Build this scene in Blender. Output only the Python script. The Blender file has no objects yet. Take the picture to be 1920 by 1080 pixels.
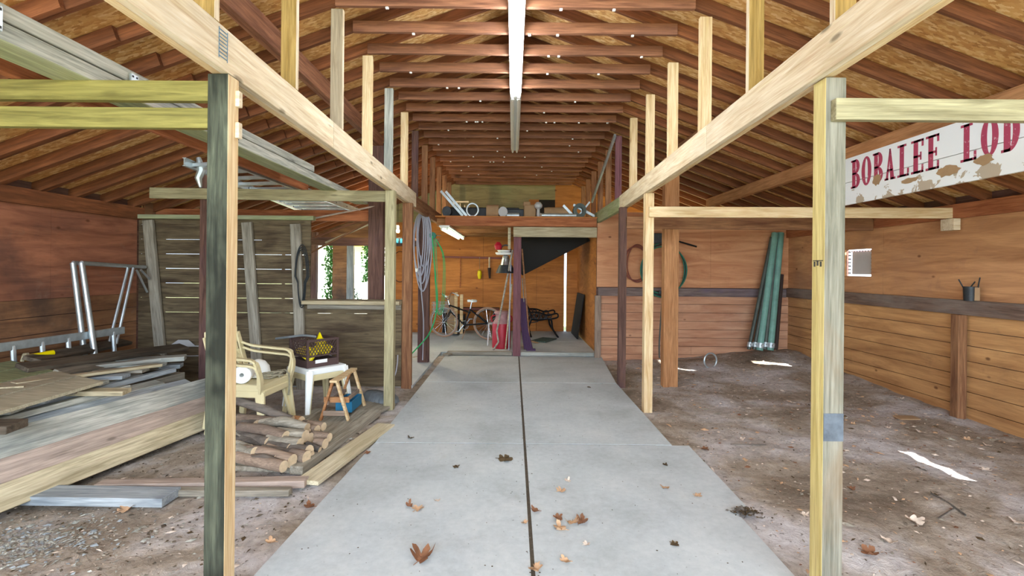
import bpy, bmesh, math, random
from mathutils import Vector, Matrix, noise
random.seed(7)
SC = bpy.context.scene
COL = SC.collection
PI = math.pi

# ------------------------------------------------------------------ camera, world, sun, exposure
F = 920.0; CH = 1.45; VPX, VPY = 962.0, 505.0; ROLL = 0.009
cam_d = bpy.data.cameras.new('camera'); cam = bpy.data.objects.new('camera', cam_d); COL.objects.link(cam)
cam.location = (0, 0, CH); cam.rotation_euler = (PI/2, -ROLL, 0)
cam_d.sensor_width = 36; cam_d.lens = 36*F/1920
cam_d.shift_x = (960-VPX)/1920; cam_d.shift_y = (VPY-540)/1920
cam_d.clip_start = 0.05; cam_d.clip_end = 200
SC.camera = cam
SC.view_settings.view_transform = 'Standard'; SC.view_settings.look = 'None'
SC.view_settings.gamma = 1; SC.view_settings.use_curve_mapping = False
SC.view_settings.exposure = 0.66

W = bpy.data.worlds.new('sky'); SC.world = W; W.use_nodes = True
bg = W.node_tree.nodes['Background']
bg.inputs[0].default_value = (0.72, 0.86, 1.0, 1); bg.inputs[1].default_value = 2.6

sun_d = bpy.data.lights.new('sun', 'SUN'); sun = bpy.data.objects.new('sun', sun_d); COL.objects.link(sun)
sun_d.energy = 30; sun_d.angle = 0.009; sun_d.color = (1, 0.96, 0.9)
SUNV = Vector((0.75, -0.35, 0.56)).normalized()
sun.rotation_euler = SUNV.to_track_quat('Z', 'Y').to_euler(); sun.location = (20, -6, 14)

def area(name, loc, rot, sx, sy, e, col, portal=False):
    d = bpy.data.lights.new(name, 'AREA'); o = bpy.data.objects.new(name, d); COL.objects.link(o)
    d.shape = 'RECTANGLE'; d.size = sx; d.size_y = sy; d.energy = e; d.color = col
    o.location = loc; o.rotation_euler = rot
    if portal: d.cycles.is_portal = True
    return o
# added area lamp behind the camera, standing in for daylight from the open front
area('front_fill_light', (0, -3.3, 2.5), (-math.radians(48), 0, PI), 8.6, 2.4, 560, (0.76, 0.87, 1.0))
area('rear_opening_daylight', (-3.7, 11.6, 1.5), (-PI/2, 0, 0), 1.7, 1.5, 40, (0.85, 0.93, 1.0))

def at(px, py, Z):
    u, v = px-VPX, py-VPY
    a, b = u*math.cos(ROLL)+v*math.sin(ROLL), -u*math.sin(ROLL)+v*math.cos(ROLL)
    return Vector((a*Z/F, Z, CH-b*Z/F))
def G(px, py, z=0.0):
    u, v = px-VPX, py-VPY
    b = -u*math.sin(ROLL)+v*math.cos(ROLL)
    return at(px, py, (CH-z)*F/b)

# ------------------------------------------------------------------ materials
def lin(h):
    h = h.lstrip('#'); r = [int(h[i:i+2], 16)/255 for i in (0, 2, 4)]
    return tuple((c/12.92 if c <= .04045 else ((c+.055)/1.055)**2.4) for c in r)+(1,)
MATS = {}
def new_mat(name):
    m = bpy.data.materials.new(name); m.use_nodes = True; MATS[name] = m
    nt = m.node_tree; b = nt.nodes['Principled BSDF']
    return m, nt, b
def N(nt, t, **k):
    n = nt.nodes.new(t)
    for a, v in k.items(): setattr(n, a, v)
    return n
def ramp(nt, stops):
    r = N(nt, 'ShaderNodeValToRGB'); cr = r.color_ramp
    while len(cr.elements) < len(stops): cr.elements.new(0.5)
    for e, (p, c) in zip(cr.elements, stops): e.position = p; e.color = c
    return r
def mix(nt, fac, a, b, mode='MIX'):
    m = N(nt, 'ShaderNodeMix', data_type='RGBA', blend_type=mode)
    for i, x in ((0, fac), (6, a), (7, b)):
        if hasattr(x, 'links') or hasattr(x, 'node'): nt.links.new(x, m.inputs[i])
        else: m.inputs[i].default_value = x
    return m.outputs[2]
def math_n(nt, op, a, b=None):
    m = N(nt, 'ShaderNodeMath', operation=op)
    for i, x in ((0, a), (1, b)):
        if x is None: continue
        if hasattr(x, 'node'): nt.links.new(x, m.inputs[i])
        else: m.inputs[i].default_value = x
    return m.outputs[0]
def coords(nt, scale, rnd=True):
    tc = N(nt, 'ShaderNodeTexCoord'); oi = N(nt, 'ShaderNodeObjectInfo')
    mp = N(nt, 'ShaderNodeMapping'); mp.inputs['Scale'].default_value = scale
    nt.links.new(tc.outputs['Object'], mp.inputs['Vector'])
    if not rnd: return mp.outputs[0]
    mul = math_n(nt, 'MULTIPLY', oi.outputs['Random'], 73.0)
    cx = N(nt, 'ShaderNodeCombineXYZ')
    for i in range(3): nt.links.new(mul, cx.inputs[i])
    va = N(nt, 'ShaderNodeVectorMath', operation='ADD')
    nt.links.new(mp.outputs[0], va.inputs[0]); nt.links.new(cx.outputs[0], va.inputs[1])
    return va.outputs[0]
def noise_n(nt, vec, scale, detail=4, rough=.6, dist=0):
    n = N(nt, 'ShaderNodeTexNoise'); n.inputs['Scale'].default_value = scale; n.inputs['Detail'].default_value = detail
    n.inputs['Roughness'].default_value = rough; n.inputs['Distortion'].default_value = dist
    nt.links.new(vec, n.inputs['Vector']); return n.outputs['Fac']
def bump(nt, b, h, strength=.3, dist=.01):
    n = N(nt, 'ShaderNodeBump'); n.inputs['Strength'].default_value = strength; n.inputs['Distance'].default_value = dist
    nt.links.new(h, n.inputs['Height']); nt.links.new(n.outputs[0], b.inputs['Normal'])

def wood(name, light, dark, stain=None, stain_amt=.5, knots=.5, rough=.8, var=.18, grain=1.0, vscale=(0, 1), blotch=None):
    """sawn wood, grain along the piece's local x"""
    m, nt, b = new_mat(name)
    v = coords(nt, (1.3, 16*grain, 16*grain))
    g = noise_n(nt, v, 1.6, 5, .65, .6)
    v2 = coords(nt, (5, 120, 120))
    g2 = noise_n(nt, v2, 1.0, 2, .5)
    r = ramp(nt, [(.30, lin(dark)), (.62, lin(light))]); nt.links.new(g, r.inputs[0])
    c = mix(nt, .5, r.outputs[0], mix(nt, g2, (0, 0, 0, 1), (1, 1, 1, 1)), 'OVERLAY')
    if knots:
        v3 = coords(nt, (2.2, 7, 7))
        vo = N(nt, 'ShaderNodeTexVoronoi'); vo.inputs['Scale'].default_value = 1.0; nt.links.new(v3, vo.inputs['Vector'])
        kr = ramp(nt, [(.05, (1, 1, 1, 1)), (.11, (0, 0, 0, 1))]); nt.links.new(vo.outputs['Distance'], kr.inputs[0])
        dk = tuple(x*.35 for x in lin(dark)[:3])+(1,)
        c = mix(nt, math_n(nt, 'MULTIPLY', kr.outputs[0], knots), c, dk)
    if stain:
        v4 = coords(nt, (.9, 2.6, 2.6))
        s = noise_n(nt, v4, 1.5, 4, .6, .4)
        sr = ramp(nt, [(.48, (0, 0, 0, 1)), (.66, (1, 1, 1, 1))]); nt.links.new(s, sr.inputs[0])
        c = mix(nt, math_n(nt, 'MULTIPLY', sr.outputs[0], stain_amt), c, lin(stain))
    oi = N(nt, 'ShaderNodeObjectInfo'); hs = N(nt, 'ShaderNodeHueSaturation')
    mr = N(nt, 'ShaderNodeMapRange'); mr.inputs[3].default_value = 1-var; mr.inputs[4].default_value = 1+var
    nt.links.new(oi.outputs['Random'], mr.inputs[0]); nt.links.new(mr.outputs[0], hs.inputs['Value'])
    nt.links.new(c, hs.inputs['Color']); nt.links.new(hs.outputs[0], b.inputs['Base Color'])
    b.inputs['Roughness'].default_value = rough; b.inputs['Specular IOR Level'].default_value = .25
    bump(nt, b, g, .25, .004)
    return m
def plain(name, col, rough=.6, metal=0, var=0, nscale=0, namt=.3, spec=.4):
    m, nt, b = new_mat(name)
    b.inputs['Base Color'].default_value = lin(col); b.inputs['Roughness'].default_value = rough
    b.inputs['Metallic'].default_value = metal; b.inputs['Specular IOR Level'].default_value = spec
    if nscale:
        n = noise_n(nt, coords(nt, (1, 1, 1)), nscale, 4, .65)
        rr = ramp(nt, [(.3, tuple(x*(1-namt) for x in lin(col)[:3])+(1,)), (.7, tuple(min(1, x*(1+namt)) for x in lin(col)[:3])+(1,))])
        nt.links.new(n, rr.inputs[0]); nt.links.new(rr.outputs[0], b.inputs['Base Color'])
        bump(nt, b, n, .2, .004)
    return m
def emis(name, col, st):
    m, nt, b = new_mat(name); b.inputs['Base Color'].default_value = lin(col)
    b.inputs['Emission Color'].default_value = lin(col); b.inputs['Emission Strength'].default_value = st
    return m

wood('pine', '#e6cfa6', '#c09a66', '#cdb48c', .35, .55, var=.08)
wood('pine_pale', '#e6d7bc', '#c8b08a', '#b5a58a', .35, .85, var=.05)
wood('treated', '#888046', '#605a2c', '#706832', .4, .4, var=.08)
wood('treated_post', '#868274', '#626052', '#7a5c3a', .55, .4, var=.03)
wood('treated_stained', '#565a4a', '#242821', '#141610', .9, .5, var=.03)
wood('rafter', '#8a5636', '#583420', '#663e28', .5, .4, var=.22)
wood('tie', '#9a6a4e', '#6a4432', '#755044', .4, .4, var=.18)
wood('brown_post', '#9c7250', '#6c4630', '#80563e', .5, .4, var=.1)
wood('orange_post', '#b4845a', '#865a38', '#a06a40', .5, .4, var=.05)
wood('dark_post', '#6f5348', '#46302a', '#5a4250', .5, .3, var=.12)
wood('purple_post', '#80565a', '#5e3a40', '#6f4a50', .5, .2, var=.05)
wood('treated_pale', '#a8a07e', '#80785a', '#90866a', .4, .5, var=.05)
wood('lit_post_side', '#d8c88a', '#b09c5c', '#bba870', .4, .5, var=.03)
wood('grey_wood', '#a39d8f', '#6d6659', '#7e7668', .6, .4, var=.15)
wood('weathered', '#c2c2b8', '#868981', '#6f7877', .55, .5, var=.1, grain=1.4)
wood('blue_grey', '#b4bcc0', '#7e878c', '#66707c', .5, .5, var=.12)
wood('cream_board', '#cfc3a4', '#9c8f70', '#8b7d63', .45, .6, var=.12)
wood('ochre', '#a88a50', '#856832', '#97783c', .4, .4, var=.05)
wood('tan_grey', '#b5a68c', '#8d7c64', '#998a72', .4, .5, var=.05)
wood('panel_tan', '#bcb49c', '#9d957c', '#a8a48c', .4, .1, var=.03)
wood('rail_brown', '#7d675a', '#57463d', '#8a8078', .55, .5, var=.03)
wood('sand_board', '#d6cdb2', '#b3a888', '#a89a78', .4, .2, var=.03)
wood('pinkish', '#c0ada0', '#94857a', '#a08f80', .5, .6, var=.06)
wood('old_dark', '#6f6455', '#443b31', '#39312b', .6, .4, var=.2)
wood('green_under', '#a2a87e', '#7c8460', '#a6a890', .5, .3, var=.1)
wood('orange_beam', '#b2714a', '#7e4326', '#985f40', .5, .4, var=.06)
wood('partition', '#75674f', '#463a2c', '#38291f', .6, .5, var=.12)
wood('partition_grey', '#706662', '#463e3b', '#3a3030', .5, .5, var=.08)
wood('rail_band', '#80706a', '#5a4c48', '#6b5e72', .6, .3, var=.05)
wood('greige', '#b7ab8e', '#9a8c6d', '#8f8468', .4, .2, var=.02)
wood('bark', '#726a62', '#403b37', '#665a50', .6, .5, var=.25, grain=.6)
wood('peeled', '#a08c7a', '#6f5e52', '#7d7068', .6, .4, var=.2, grain=.5)
plain('log_end', '#cdb898', .85, nscale=30, namt=.15)

def plywood(name, light, dark, stain, stain_amt, blotchc, blotch_amt):
    m, nt, b = new_mat(name)
    g = noise_n(nt, coords(nt, (.5, 1, 4)), 1.8, 6, .62, 1.2)
    r = ramp(nt, [(.32, lin(dark)), (.66, lin(light))]); nt.links.new(g, r.inputs[0]); c = r.outputs[0]
    g2 = noise_n(nt, coords(nt, (2, 2, 60)), 3, 2, .5)
    c = mix(nt, .22, c, mix(nt, g2, (0, 0, 0, 1), (1, 1, 1, 1)), 'OVERLAY')
    s = noise_n(nt, coords(nt, (1, 1, 1.3)), .9, 6, .62, .3)
    sr = ramp(nt, [(.50, (0, 0, 0, 1)), (.68, (1, 1, 1, 1))]); nt.links.new(s, sr.inputs[0])
    c = mix(nt, math_n(nt, 'MULTIPLY', sr.outputs[0], stain_amt), c, lin(stain))
    s2 = noise_n(nt, coords(nt, (1.3, 1, 1.8)), 2.1, 6, .7, .6)
    sr2 = ramp(nt, [(.58, (0, 0, 0, 1)), (.74, (1, 1, 1, 1))]); nt.links.new(s2, sr2.inputs[0])
    c = mix(nt, math_n(nt, 'MULTIPLY', sr2.outputs[0], blotch_amt), c, lin(blotchc))
    vo = N(nt, 'ShaderNodeTexVoronoi'); vo.inputs['Scale'].default_value = 1.0; nt.links.new(coords(nt, (2.2, 1, 3.6)), vo.inputs['Vector'])
    kr = ramp(nt, [(.035, (1, 1, 1, 1)), (.075, (0, 0, 0, 1))]); nt.links.new(vo.outputs['Distance'], kr.inputs[0])
    c = mix(nt, math_n(nt, 'MULTIPLY', kr.outputs[0], .75), c, lin('#5a2f18'))
    nt.links.new(c, b.inputs['Base Color']); b.inputs['Roughness'].default_value = .75; b.inputs['Specular IOR Level'].default_value = .3
    bump(nt, b, g, .15, .004)
    return m
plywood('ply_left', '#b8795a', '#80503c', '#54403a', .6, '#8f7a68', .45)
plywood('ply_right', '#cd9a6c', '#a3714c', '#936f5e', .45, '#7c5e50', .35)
plywood('ply_far', '#d39c72', '#b0734e', '#b58664', .35, '#8e5534', .3)
plywood('ply_orange', '#c98444', '#9f6230', '#a8682e', .4, '#8a4a14', .25)
plywood('ply_olive', '#a49468', '#7a6c48', '#8f9668', .5, '#5a4a2c', .4)
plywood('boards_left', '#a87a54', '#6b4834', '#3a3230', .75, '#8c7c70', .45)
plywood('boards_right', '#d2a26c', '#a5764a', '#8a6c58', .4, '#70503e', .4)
plywood('boards_far', '#d2a280', '#ad785a', '#b38a76', .4, '#8e6a54', .3)

def osb():
    m, nt, b = new_mat('osb')
    vo = N(nt, 'ShaderNodeTexVoronoi'); vo.inputs['Scale'].default_value = 1; vo.inputs['Randomness'].default_value = 1
    v = coords(nt, (22, 60, 22), False)
    nz = N(nt, 'ShaderNodeTexNoise'); nz.inputs['Scale'].default_value = 3; nt.links.new(v, nz.inputs['Vector'])
    va = N(nt, 'ShaderNodeVectorMath', operation='ADD'); nt.links.new(v, va.inputs[0])
    sc = N(nt, 'ShaderNodeVectorMath', operation='SCALE'); sc.inputs['Scale'].default_value = .7
    nt.links.new(nz.outputs['Color'], sc.inputs[0]); nt.links.new(sc.outputs[0], va.inputs[1]); nt.links.new(va.outputs[0], vo.inputs['Vector'])
    sx = N(nt, 'ShaderNodeSeparateColor'); nt.links.new(vo.outputs['Color'], sx.inputs[0])
    r = ramp(nt, [(0, lin('#b98a4c')), (.3, lin('#d2a362')), (.65, lin('#e0b876')), (1, lin('#f2d9a4'))]); nt.links.new(sx.outputs[0], r.inputs[0])
    n2 = noise_n(nt, coords(nt, (1, 1, 1), False), 1.1, 4, .6)
    r2 = ramp(nt, [(.35, lin('#d09a62')), (.7, (1, 1, 1, 1))]); nt.links.new(n2, r2.inputs[0])
    c = mix(nt, .45, r.outputs[0], r2.outputs[0], 'MULTIPLY')
    nt.links.new(c, b.inputs['Base Color']); b.inputs['Roughness'].default_value = .7
osb()

def concrete():
    m, nt, b = new_mat('concrete')
    v = coords(nt, (1, 1, 1), False)
    n1 = noise_n(nt, v, 1.3, 6, .62, .3); n2 = noise_n(nt, v, 22, 4, .7)
    r = ramp(nt, [(.3, lin('#a6aeb0')), (.5, lin('#b9c1c4')), (.72, lin('#c9cfd0'))]); nt.links.new(n1, r.inputs[0])
    c = mix(nt, .3, r.outputs[0], mix(nt, n2, (0.1, .1, .1, 1), (.9, .9, .9, 1)), 'OVERLAY')
    n3 = noise_n(nt, v, 2.6, 5, .7, .8); r3 = ramp(nt, [(.62, (0, 0, 0, 1)), (.8, (1, 1, 1, 1))]); nt.links.new(n3, r3.inputs[0])
    c = mix(nt, math_n(nt, 'MULTIPLY', r3.outputs[0], .35), c, lin('#8a8478'))
    n4 = noise_n(nt, v, 46, 2, .5); r4 = ramp(nt, [(.70, (0, 0, 0, 1)), (.76, (1, 1, 1, 1))]); nt.links.new(n4, r4.inputs[0])
    c = mix(nt, math_n(nt, 'MULTIPLY', r4.outputs[0], .5), c, lin('#5f5a50'))
    nt.links.new(c, b.inputs['Base Color']); b.inputs['Roughness'].default_value = .72; b.inputs['Specular IOR Level'].default_value = .35
    bump(nt, b, n2, .12, .003)
concrete()
def dirt():
    m, nt, b = new_mat('dirt')
    v = coords(nt, (1, 1, 1), False)
    n1 = noise_n(nt, v, 1.1, 6, .6, .4); n2 = noise_n(nt, v, 14, 6, .75, .5); n3 = noise_n(nt, v, 60, 3, .6)
    r = ramp(nt, [(.32, lin('#7d7062')), (.46, lin('#a39789')), (.62, lin('#c6c2c2'))]); nt.links.new(n1, r.inputs[0])
    c = mix(nt, .75, r.outputs[0], mix(nt, n2, (0, 0, 0, 1), (1, 1, 1, 1)), 'OVERLAY')
    r3 = ramp(nt, [(.64, (0, 0, 0, 1)), (.72, (1, 1, 1, 1))]); nt.links.new(n3, r3.inputs[0])
    c = mix(nt, math_n(nt, 'MULTIPLY', r3.outputs[0], .55), c, lin('#c8bba8'))
    n5 = noise_n(nt, v, 33, 3, .6); r5 = ramp(nt, [(.63, (0, 0, 0, 1)), (.70, (1, 1, 1, 1))]); nt.links.new(n5, r5.inputs[0])
    c = mix(nt, math_n(nt, 'MULTIPLY', r5.outputs[0], .6), c, lin('#3f3228'))
    nt.links.new(c, b.inputs['Base Color']); b.inputs['Roughness'].default_value = .95; b.inputs['Specular IOR Level'].default_value = .1
    bump(nt, b, n2, .7, .03)
dirt()
plain('joint_dirt', '#4c4438', .95, nscale=40)
plain('aluminium', '#c9d2d6', .38, .75, nscale=6, namt=.15)
plain('galv', '#b9c3c6', .45, .7, nscale=12, namt=.2)
plain('white_enamel', '#e6e6e0', .45)
emis('tube_lit', '#f4faff', 42)
emis('tube_dim', '#e4ffd8', 3.5)
plain('tube_off', '#d9d6cc', .3)
emis('bulb_lit', '#ffe6b4', 40)
plain('staple', '#f2f2ee', .3)
plain('black_metal', '#17181a', .45, .3)
plain('dark_metal', '#3a3d40', .5, .6, nscale=10)
plain('chrome', '#c8ccd0', .25, .9)
plain('rubber', '#3a2b26', .8)
plain('tyre_tan', '#a48470', .75)
plain('red_paint', '#a8182c', .45, nscale=5, namt=.2)
plain('can_top', '#a88080', .5, nscale=6)
plain('green_pipe', '#6f9c90', .5, nscale=5, namt=.25)
plain('grey_pipe', '#4e5650', .5, .3, nscale=6, namt=.25)
plain('beige_plastic', '#cfc39a', .5, nscale=3, namt=.06)
plain('white_plastic', '#eef2f0', .45)
plain('crate_plastic', '#4b3a38', .55)
plain('yellow', '#ecd800', .45)
plain('blue_plastic', '#1e6d92', .5)
plain('rope', '#8c8672', .9, nscale=60)
plain('grey_hose', '#a8a8b4', .55)
plain('green_hose', '#1faa62', .45)
plain('green_dark_hose', '#1f6e58', .5)
plain('black_hose', '#1b2428', .5)
plain('red_hose', '#7c4034', .55)
plain('white_paint', '#e6e9ea', .6)
plain('leaf_tan', '#bf9c7a', .8, nscale=20, namt=.3)
plain('leaf_brown', '#7a5238', .8, nscale=20, namt=.3)
plain('leaf_dark', '#4a3a22', .8, nscale=20, namt=.3)
plain('leaf_pale', '#d6c6b6', .8, nscale=20, namt=.2)
plain('ivy', '#3f7a2c', .6, nscale=8, namt=.4)
plain('bush', '#3c6a56', .7, nscale=8, namt=.4)
plain('house_white', '#f0f0ee', .7)
plain('house_window', '#20242a', .3)
plain('awning_yellow', '#e6cf30', .7)
plain('grass', '#9aa070', .9, nscale=4)
plain('panel_grey', '#b4b4b4', .5, nscale=3, namt=.06)
plain('tarp_grey', '#6a7074', .6, nscale=8)
plain('purple_cloth', '#4c3450', .9)
plain('mat_green', '#3f4f48', .9, nscale=40, namt=.6)
plain('cardboard', '#a58664', .85, nscale=5, namt=.15)
plain('ink', '#5c7f96', .8)
plain('band_grey', '#596068', .8, nscale=14, namt=.3)
plain('ink_dark', '#42403c', .8)
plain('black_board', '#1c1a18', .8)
plain('cable_grey', '#b0aeb0', .6)
plain('shade_yellow', '#c0a020', .6)

def sign_mat():
    m, nt, b = new_mat('sign_paint')
    v = coords(nt, (1, 1, 1), False)
    n = noise_n(nt, v, 5.5, 4, .6, .4)
    tc = N(nt, 'ShaderNodeTexCoord'); sp = N(nt, 'ShaderNodeSeparateXYZ'); nt.links.new(tc.outputs['Object'], sp.inputs[0])
    low = N(nt, 'ShaderNodeMapRange'); low.inputs[1].default_value = .20; low.inputs[2].default_value = .05
    low.inputs[3].default_value = 0; low.inputs[4].default_value = .16; nt.links.new(sp.outputs['Y'], low.inputs[0])
    s = math_n(nt, 'ADD', n, low.outputs[0])
    r = ramp(nt, [(.685, (0, 0, 0, 1)), (.70, (1, 1, 1, 1))]); nt.links.new(s, r.inputs[0])
    c = mix(nt, r.outputs[0], lin('#e9edf0'), lin('#b3a592'))
    nt.links.new(c, b.inputs['Base Color']); b.inputs['Roughness'].default_value = .6
sign_mat()
def red_letters():
    m, nt, b = new_mat('sign_red')
    n = noise_n(nt, coords(nt, (1, 1, 1), False), 30, 4, .7)
    r = ramp(nt, [(.60, lin('#a63a58')), (.70, lin('#d9c2c8'))]); nt.links.new(n, r.inputs[0])
    nt.links.new(r.outputs[0], b.inputs['Base Color']); b.inputs['Roughness'].default_value = .6
red_letters()

# ------------------------------------------------------------------ mesh helpers
def frame_from(d, up=(0, 0, 1)):
    x = Vector(d).normalized(); up = Vector(up)
    if abs(x.dot(up)) > .995: up = Vector((0, 1, 0)) if abs(x.y) < .9 else Vector((1, 0, 0))
    y = up.cross(x).normalized(); z = x.cross(y)
    return Matrix((x, y, z)).transposed()
class MB:
    def __init__(s): s.v = []; s.f = []; s.m = []
    def add(s, vs, fs, mi=0):
        k = len(s.v); s.v += [Vector(p) for p in vs]
        for f in fs: s.f.append(tuple(k+i for i in f)); s.m.append(mi)
    def box(s, c, d, R=None, mi=0):
        c = Vector(c); x, y, z = (q/2 for q in d)
        vs = [Vector((a*x, b*y, e*z)) for a in (-1, 1) for b in (-1, 1) for e in (-1, 1)]
        if R is not None: vs = [R @ v for v in vs]
        s.add([c+v for v in vs], [(0, 1, 3, 2), (4, 6, 7, 5), (0, 4, 5, 1), (2, 3, 7, 6), (0, 2, 6, 4), (1, 5, 7, 3)], mi); return s
    def b2(s, lo, hi, mi=0):
        return s.box([(a+b)/2 for a, b in zip(lo, hi)], [abs(b-a) for a, b in zip(lo, hi)], None, mi)
    def bar(s, p0, p1, w, h, up=(0, 0, 1), mi=0):
        p0, p1 = Vector(p0), Vector(p1)
        return s.box((p0+p1)/2, ((p1-p0).length, w, h), frame_from(p1-p0, up), mi)
    def tube(s, pts, r, n=8, closed=False, cap=True, mi=0):
        pts = [Vector(p) for p in pts]; L = len(pts)
        rs = r if isinstance(r, (list, tuple)) else [r]*L
        rings = []; prev = None
        for i, p in enumerate(pts):
            if closed: d = pts[(i+1) % L]-pts[i-1]
            else: d = pts[min(i+1, L-1)]-pts[max(i-1, 0)]
            d.normalize()
            if prev is None: R = frame_from(d); y, z = R.col[1], R.col[2]
            else:
                y = (prev-d*prev.dot(d))
                y = y.normalized() if y.length > 1e-5 else frame_from(d).col[1]; z = d.cross(y)
            prev = y.copy()
            rings.append([p+(y*math.cos(2*PI*k/n)+z*math.sin(2*PI*k/n))*rs[i] for k in range(n)])
        vs = [v for ring in rings for v in ring]; fs = []
        for i in range(L if closed else L-1):
            j = (i+1) % L
            for k in range(n): fs.append((i*n+k, i*n+(k+1) % n, j*n+(k+1) % n, j*n+k))
        if cap and not closed: fs += [tuple(range(n))[::-1], tuple((L-1)*n+k for k in range(n))]
        s.add(vs, fs, mi); return s
    def lathe(s, prof, c=(0, 0, 0), n=24, R=None, mi=0):
        c = Vector(c); vs = []
        for r, z in prof:
            for k in range(n):
                v = Vector((r*math.cos(2*PI*k/n), r*math.sin(2*PI*k/n), z))
                vs.append(c+(R @ v if R is not None else v))
        fs = [(i*n+k, i*n+(k+1) % n, (i+1)*n+(k+1) % n, (i+1)*n+k) for i in range(len(prof)-1) for k in range(n)]
        s.add(vs, fs, mi); return s
    def prism(s, poly, t, M=None, mi=0):
        """poly in local xy, thickness t along local z"""
        n = len(poly); vs = [Vector((x, y, 0)) for x, y in poly]+[Vector((x, y, t)) for x, y in poly]
        if M is not None: vs = [M @ v for v in vs]
        s.add(vs, [tuple(range(n))[::-1], tuple(range(n, 2*n))]+[(i, (i+1) % n, n+(i+1) % n, n+i) for i in range(n)], mi); return s
    def ring(s, c, R, r, n=32, axis=None, m=6, mi=0):
        Rm = axis if axis is not None else Matrix.Identity(3)
        return s.tube([Vector(c)+Rm @ Vector((R*math.cos(2*PI*k/n), R*math.sin(2*PI*k/n), 0)) for k in range(n)], r, m, closed=True, mi=mi)
    def build(s, name, mat, parent=None, origin=None, matrix=None, smooth=False, bevel=0):
        me = bpy.data.meshes.new(name)
        vs = s.v
        if origin is not None: o_ = Vector(origin); vs = [v-o_ for v in vs]
        me.from_pydata([tuple(v) for v in vs], [], s.f)
        ms = mat if isinstance(mat, (list, tuple)) else [mat]
        for q in ms: me.materials.append(MATS[q])
        for p, k in zip(me.polygons, s.m): p.material_index = k; p.use_smooth = bool(smooth)
        bm = bmesh.new(); bm.from_mesh(me); bmesh.ops.recalc_face_normals(bm, faces=bm.faces); bm.to_mesh(me); bm.free()
        if smooth and smooth is not True: me.set_sharp_from_angle(angle=smooth)
        elif smooth: me.set_sharp_from_angle(angle=math.radians(40))
        ob = bpy.data.objects.new(name, me); COL.objects.link(ob)
        if origin is not None: ob.location = origin
        if matrix is not None: ob.matrix_world = matrix
        if parent is not None: ob.parent = parent
        if bevel:
            md = ob.modifiers.new('edge', 'BEVEL'); md.width = bevel; md.segments = 2; md.limit_method = 'ANGLE'
        return ob
def tag(o, label, cat, group=None, kind=None):
    o['label'] = label; o['category'] = cat
    if group: o['group'] = group
    if kind: o['kind'] = kind
    return o
def struct(o): o['kind'] = 'structure'; return o
def thing(name, label, cat, loc=(0, 0, 0), rotz=0, group=None, rot=None):
    o = bpy.data.objects.new(name, None); COL.objects.link(o); o.location = loc
    o.rotation_euler = rot if rot else (0, 0, rotz); o.empty_display_size = .1
    return tag(o, label, cat, group)
def copy_tree(o, parent=None, matrix=None):
    c = o.copy(); COL.objects.link(c)
    if parent is not None: c.parent = parent
    for ch in list(o.children): copy_tree(ch, c)
    return c
def lumber(name, p0, p1, w, h, mat, up=(0, 0, 1), bevel=.004, parent=None):
    """a sawn length, local x along it; w across, h along up"""
    p0, p1 = Vector(p0), Vector(p1); R = frame_from(p1-p0, up)
    L = (p1-p0).length
    mb = MB().b2((0, -w/2, -h/2), (L, w/2, h/2))
    M = Matrix.Translation(p0) @ R.to_4x4()
    return mb.build(name, mat, parent, matrix=M, bevel=bevel)
def post(name, x0, x1, y0, y1, z0, z1, mat, label, cat='post', group=None, lean=(0, 0), side=None):
    o = lumber(name, ((x0+x1)/2, (y0+y1)/2, z0), ((x0+x1)/2+lean[0], (y0+y1)/2+lean[1], z1), abs(y1-y0), abs(x1-x0), mat, up=(1, 0, 0))
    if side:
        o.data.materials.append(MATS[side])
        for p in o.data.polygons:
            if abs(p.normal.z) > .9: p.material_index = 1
    if label: tag(o, label, cat, group, 'thing')
    return o
def cut(rect, holes):
    out = [rect]
    for (a0, b0, a1, b1) in holes:
        nxt = []
        for (x0, y0, x1, y1) in out:
            if a0 >= x1 or a1 <= x0 or b0 >= y1 or b1 <= y0: nxt.append((x0, y0, x1, y1)); continue
            cx0, cx1 = max(a0, x0), min(a1, x1)
            if cx0 > x0: nxt.append((x0, y0, cx0, y1))
            if cx1 < x1: nxt.append((cx1, y0, x1, y1))
            if b0 > y0: nxt.append((cx0, y0, cx1, b0))
            if b1 < y1: nxt.append((cx0, b1, cx1, y1))
        out = nxt
    return out
def wobble(pts, n=8, amp=.01, seed=0):
    """smooth curve through pts"""
    P = [Vector(p) for p in pts]; out = []
    Q = [P[0]]+P+[P[-1]]
    for i in range(1, len(Q)-2):
        for k in range(n):
            t = k/n; a, b, c, d = Q[i-1], Q[i], Q[i+1], Q[i+2]
            out.append(.5*((2*b)+(c-a)*t+(2*a-5*b+4*c-d)*t*t+(-a+3*b-3*c+d)*t**3))
    out.append(P[-1]); return out

# ------------------------------------------------------------------ setting
ORD = ['first', 'second', 'third', 'fourth', 'fifth', 'sixth', 'seventh', 'eighth', 'ninth', 'tenth', 'eleventh', 'twelfth']
WX = 4.6; RIDGE = 3.85; SL = 0.37
def roof_z(x): return RIDGE-SL*abs(x)

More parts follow.
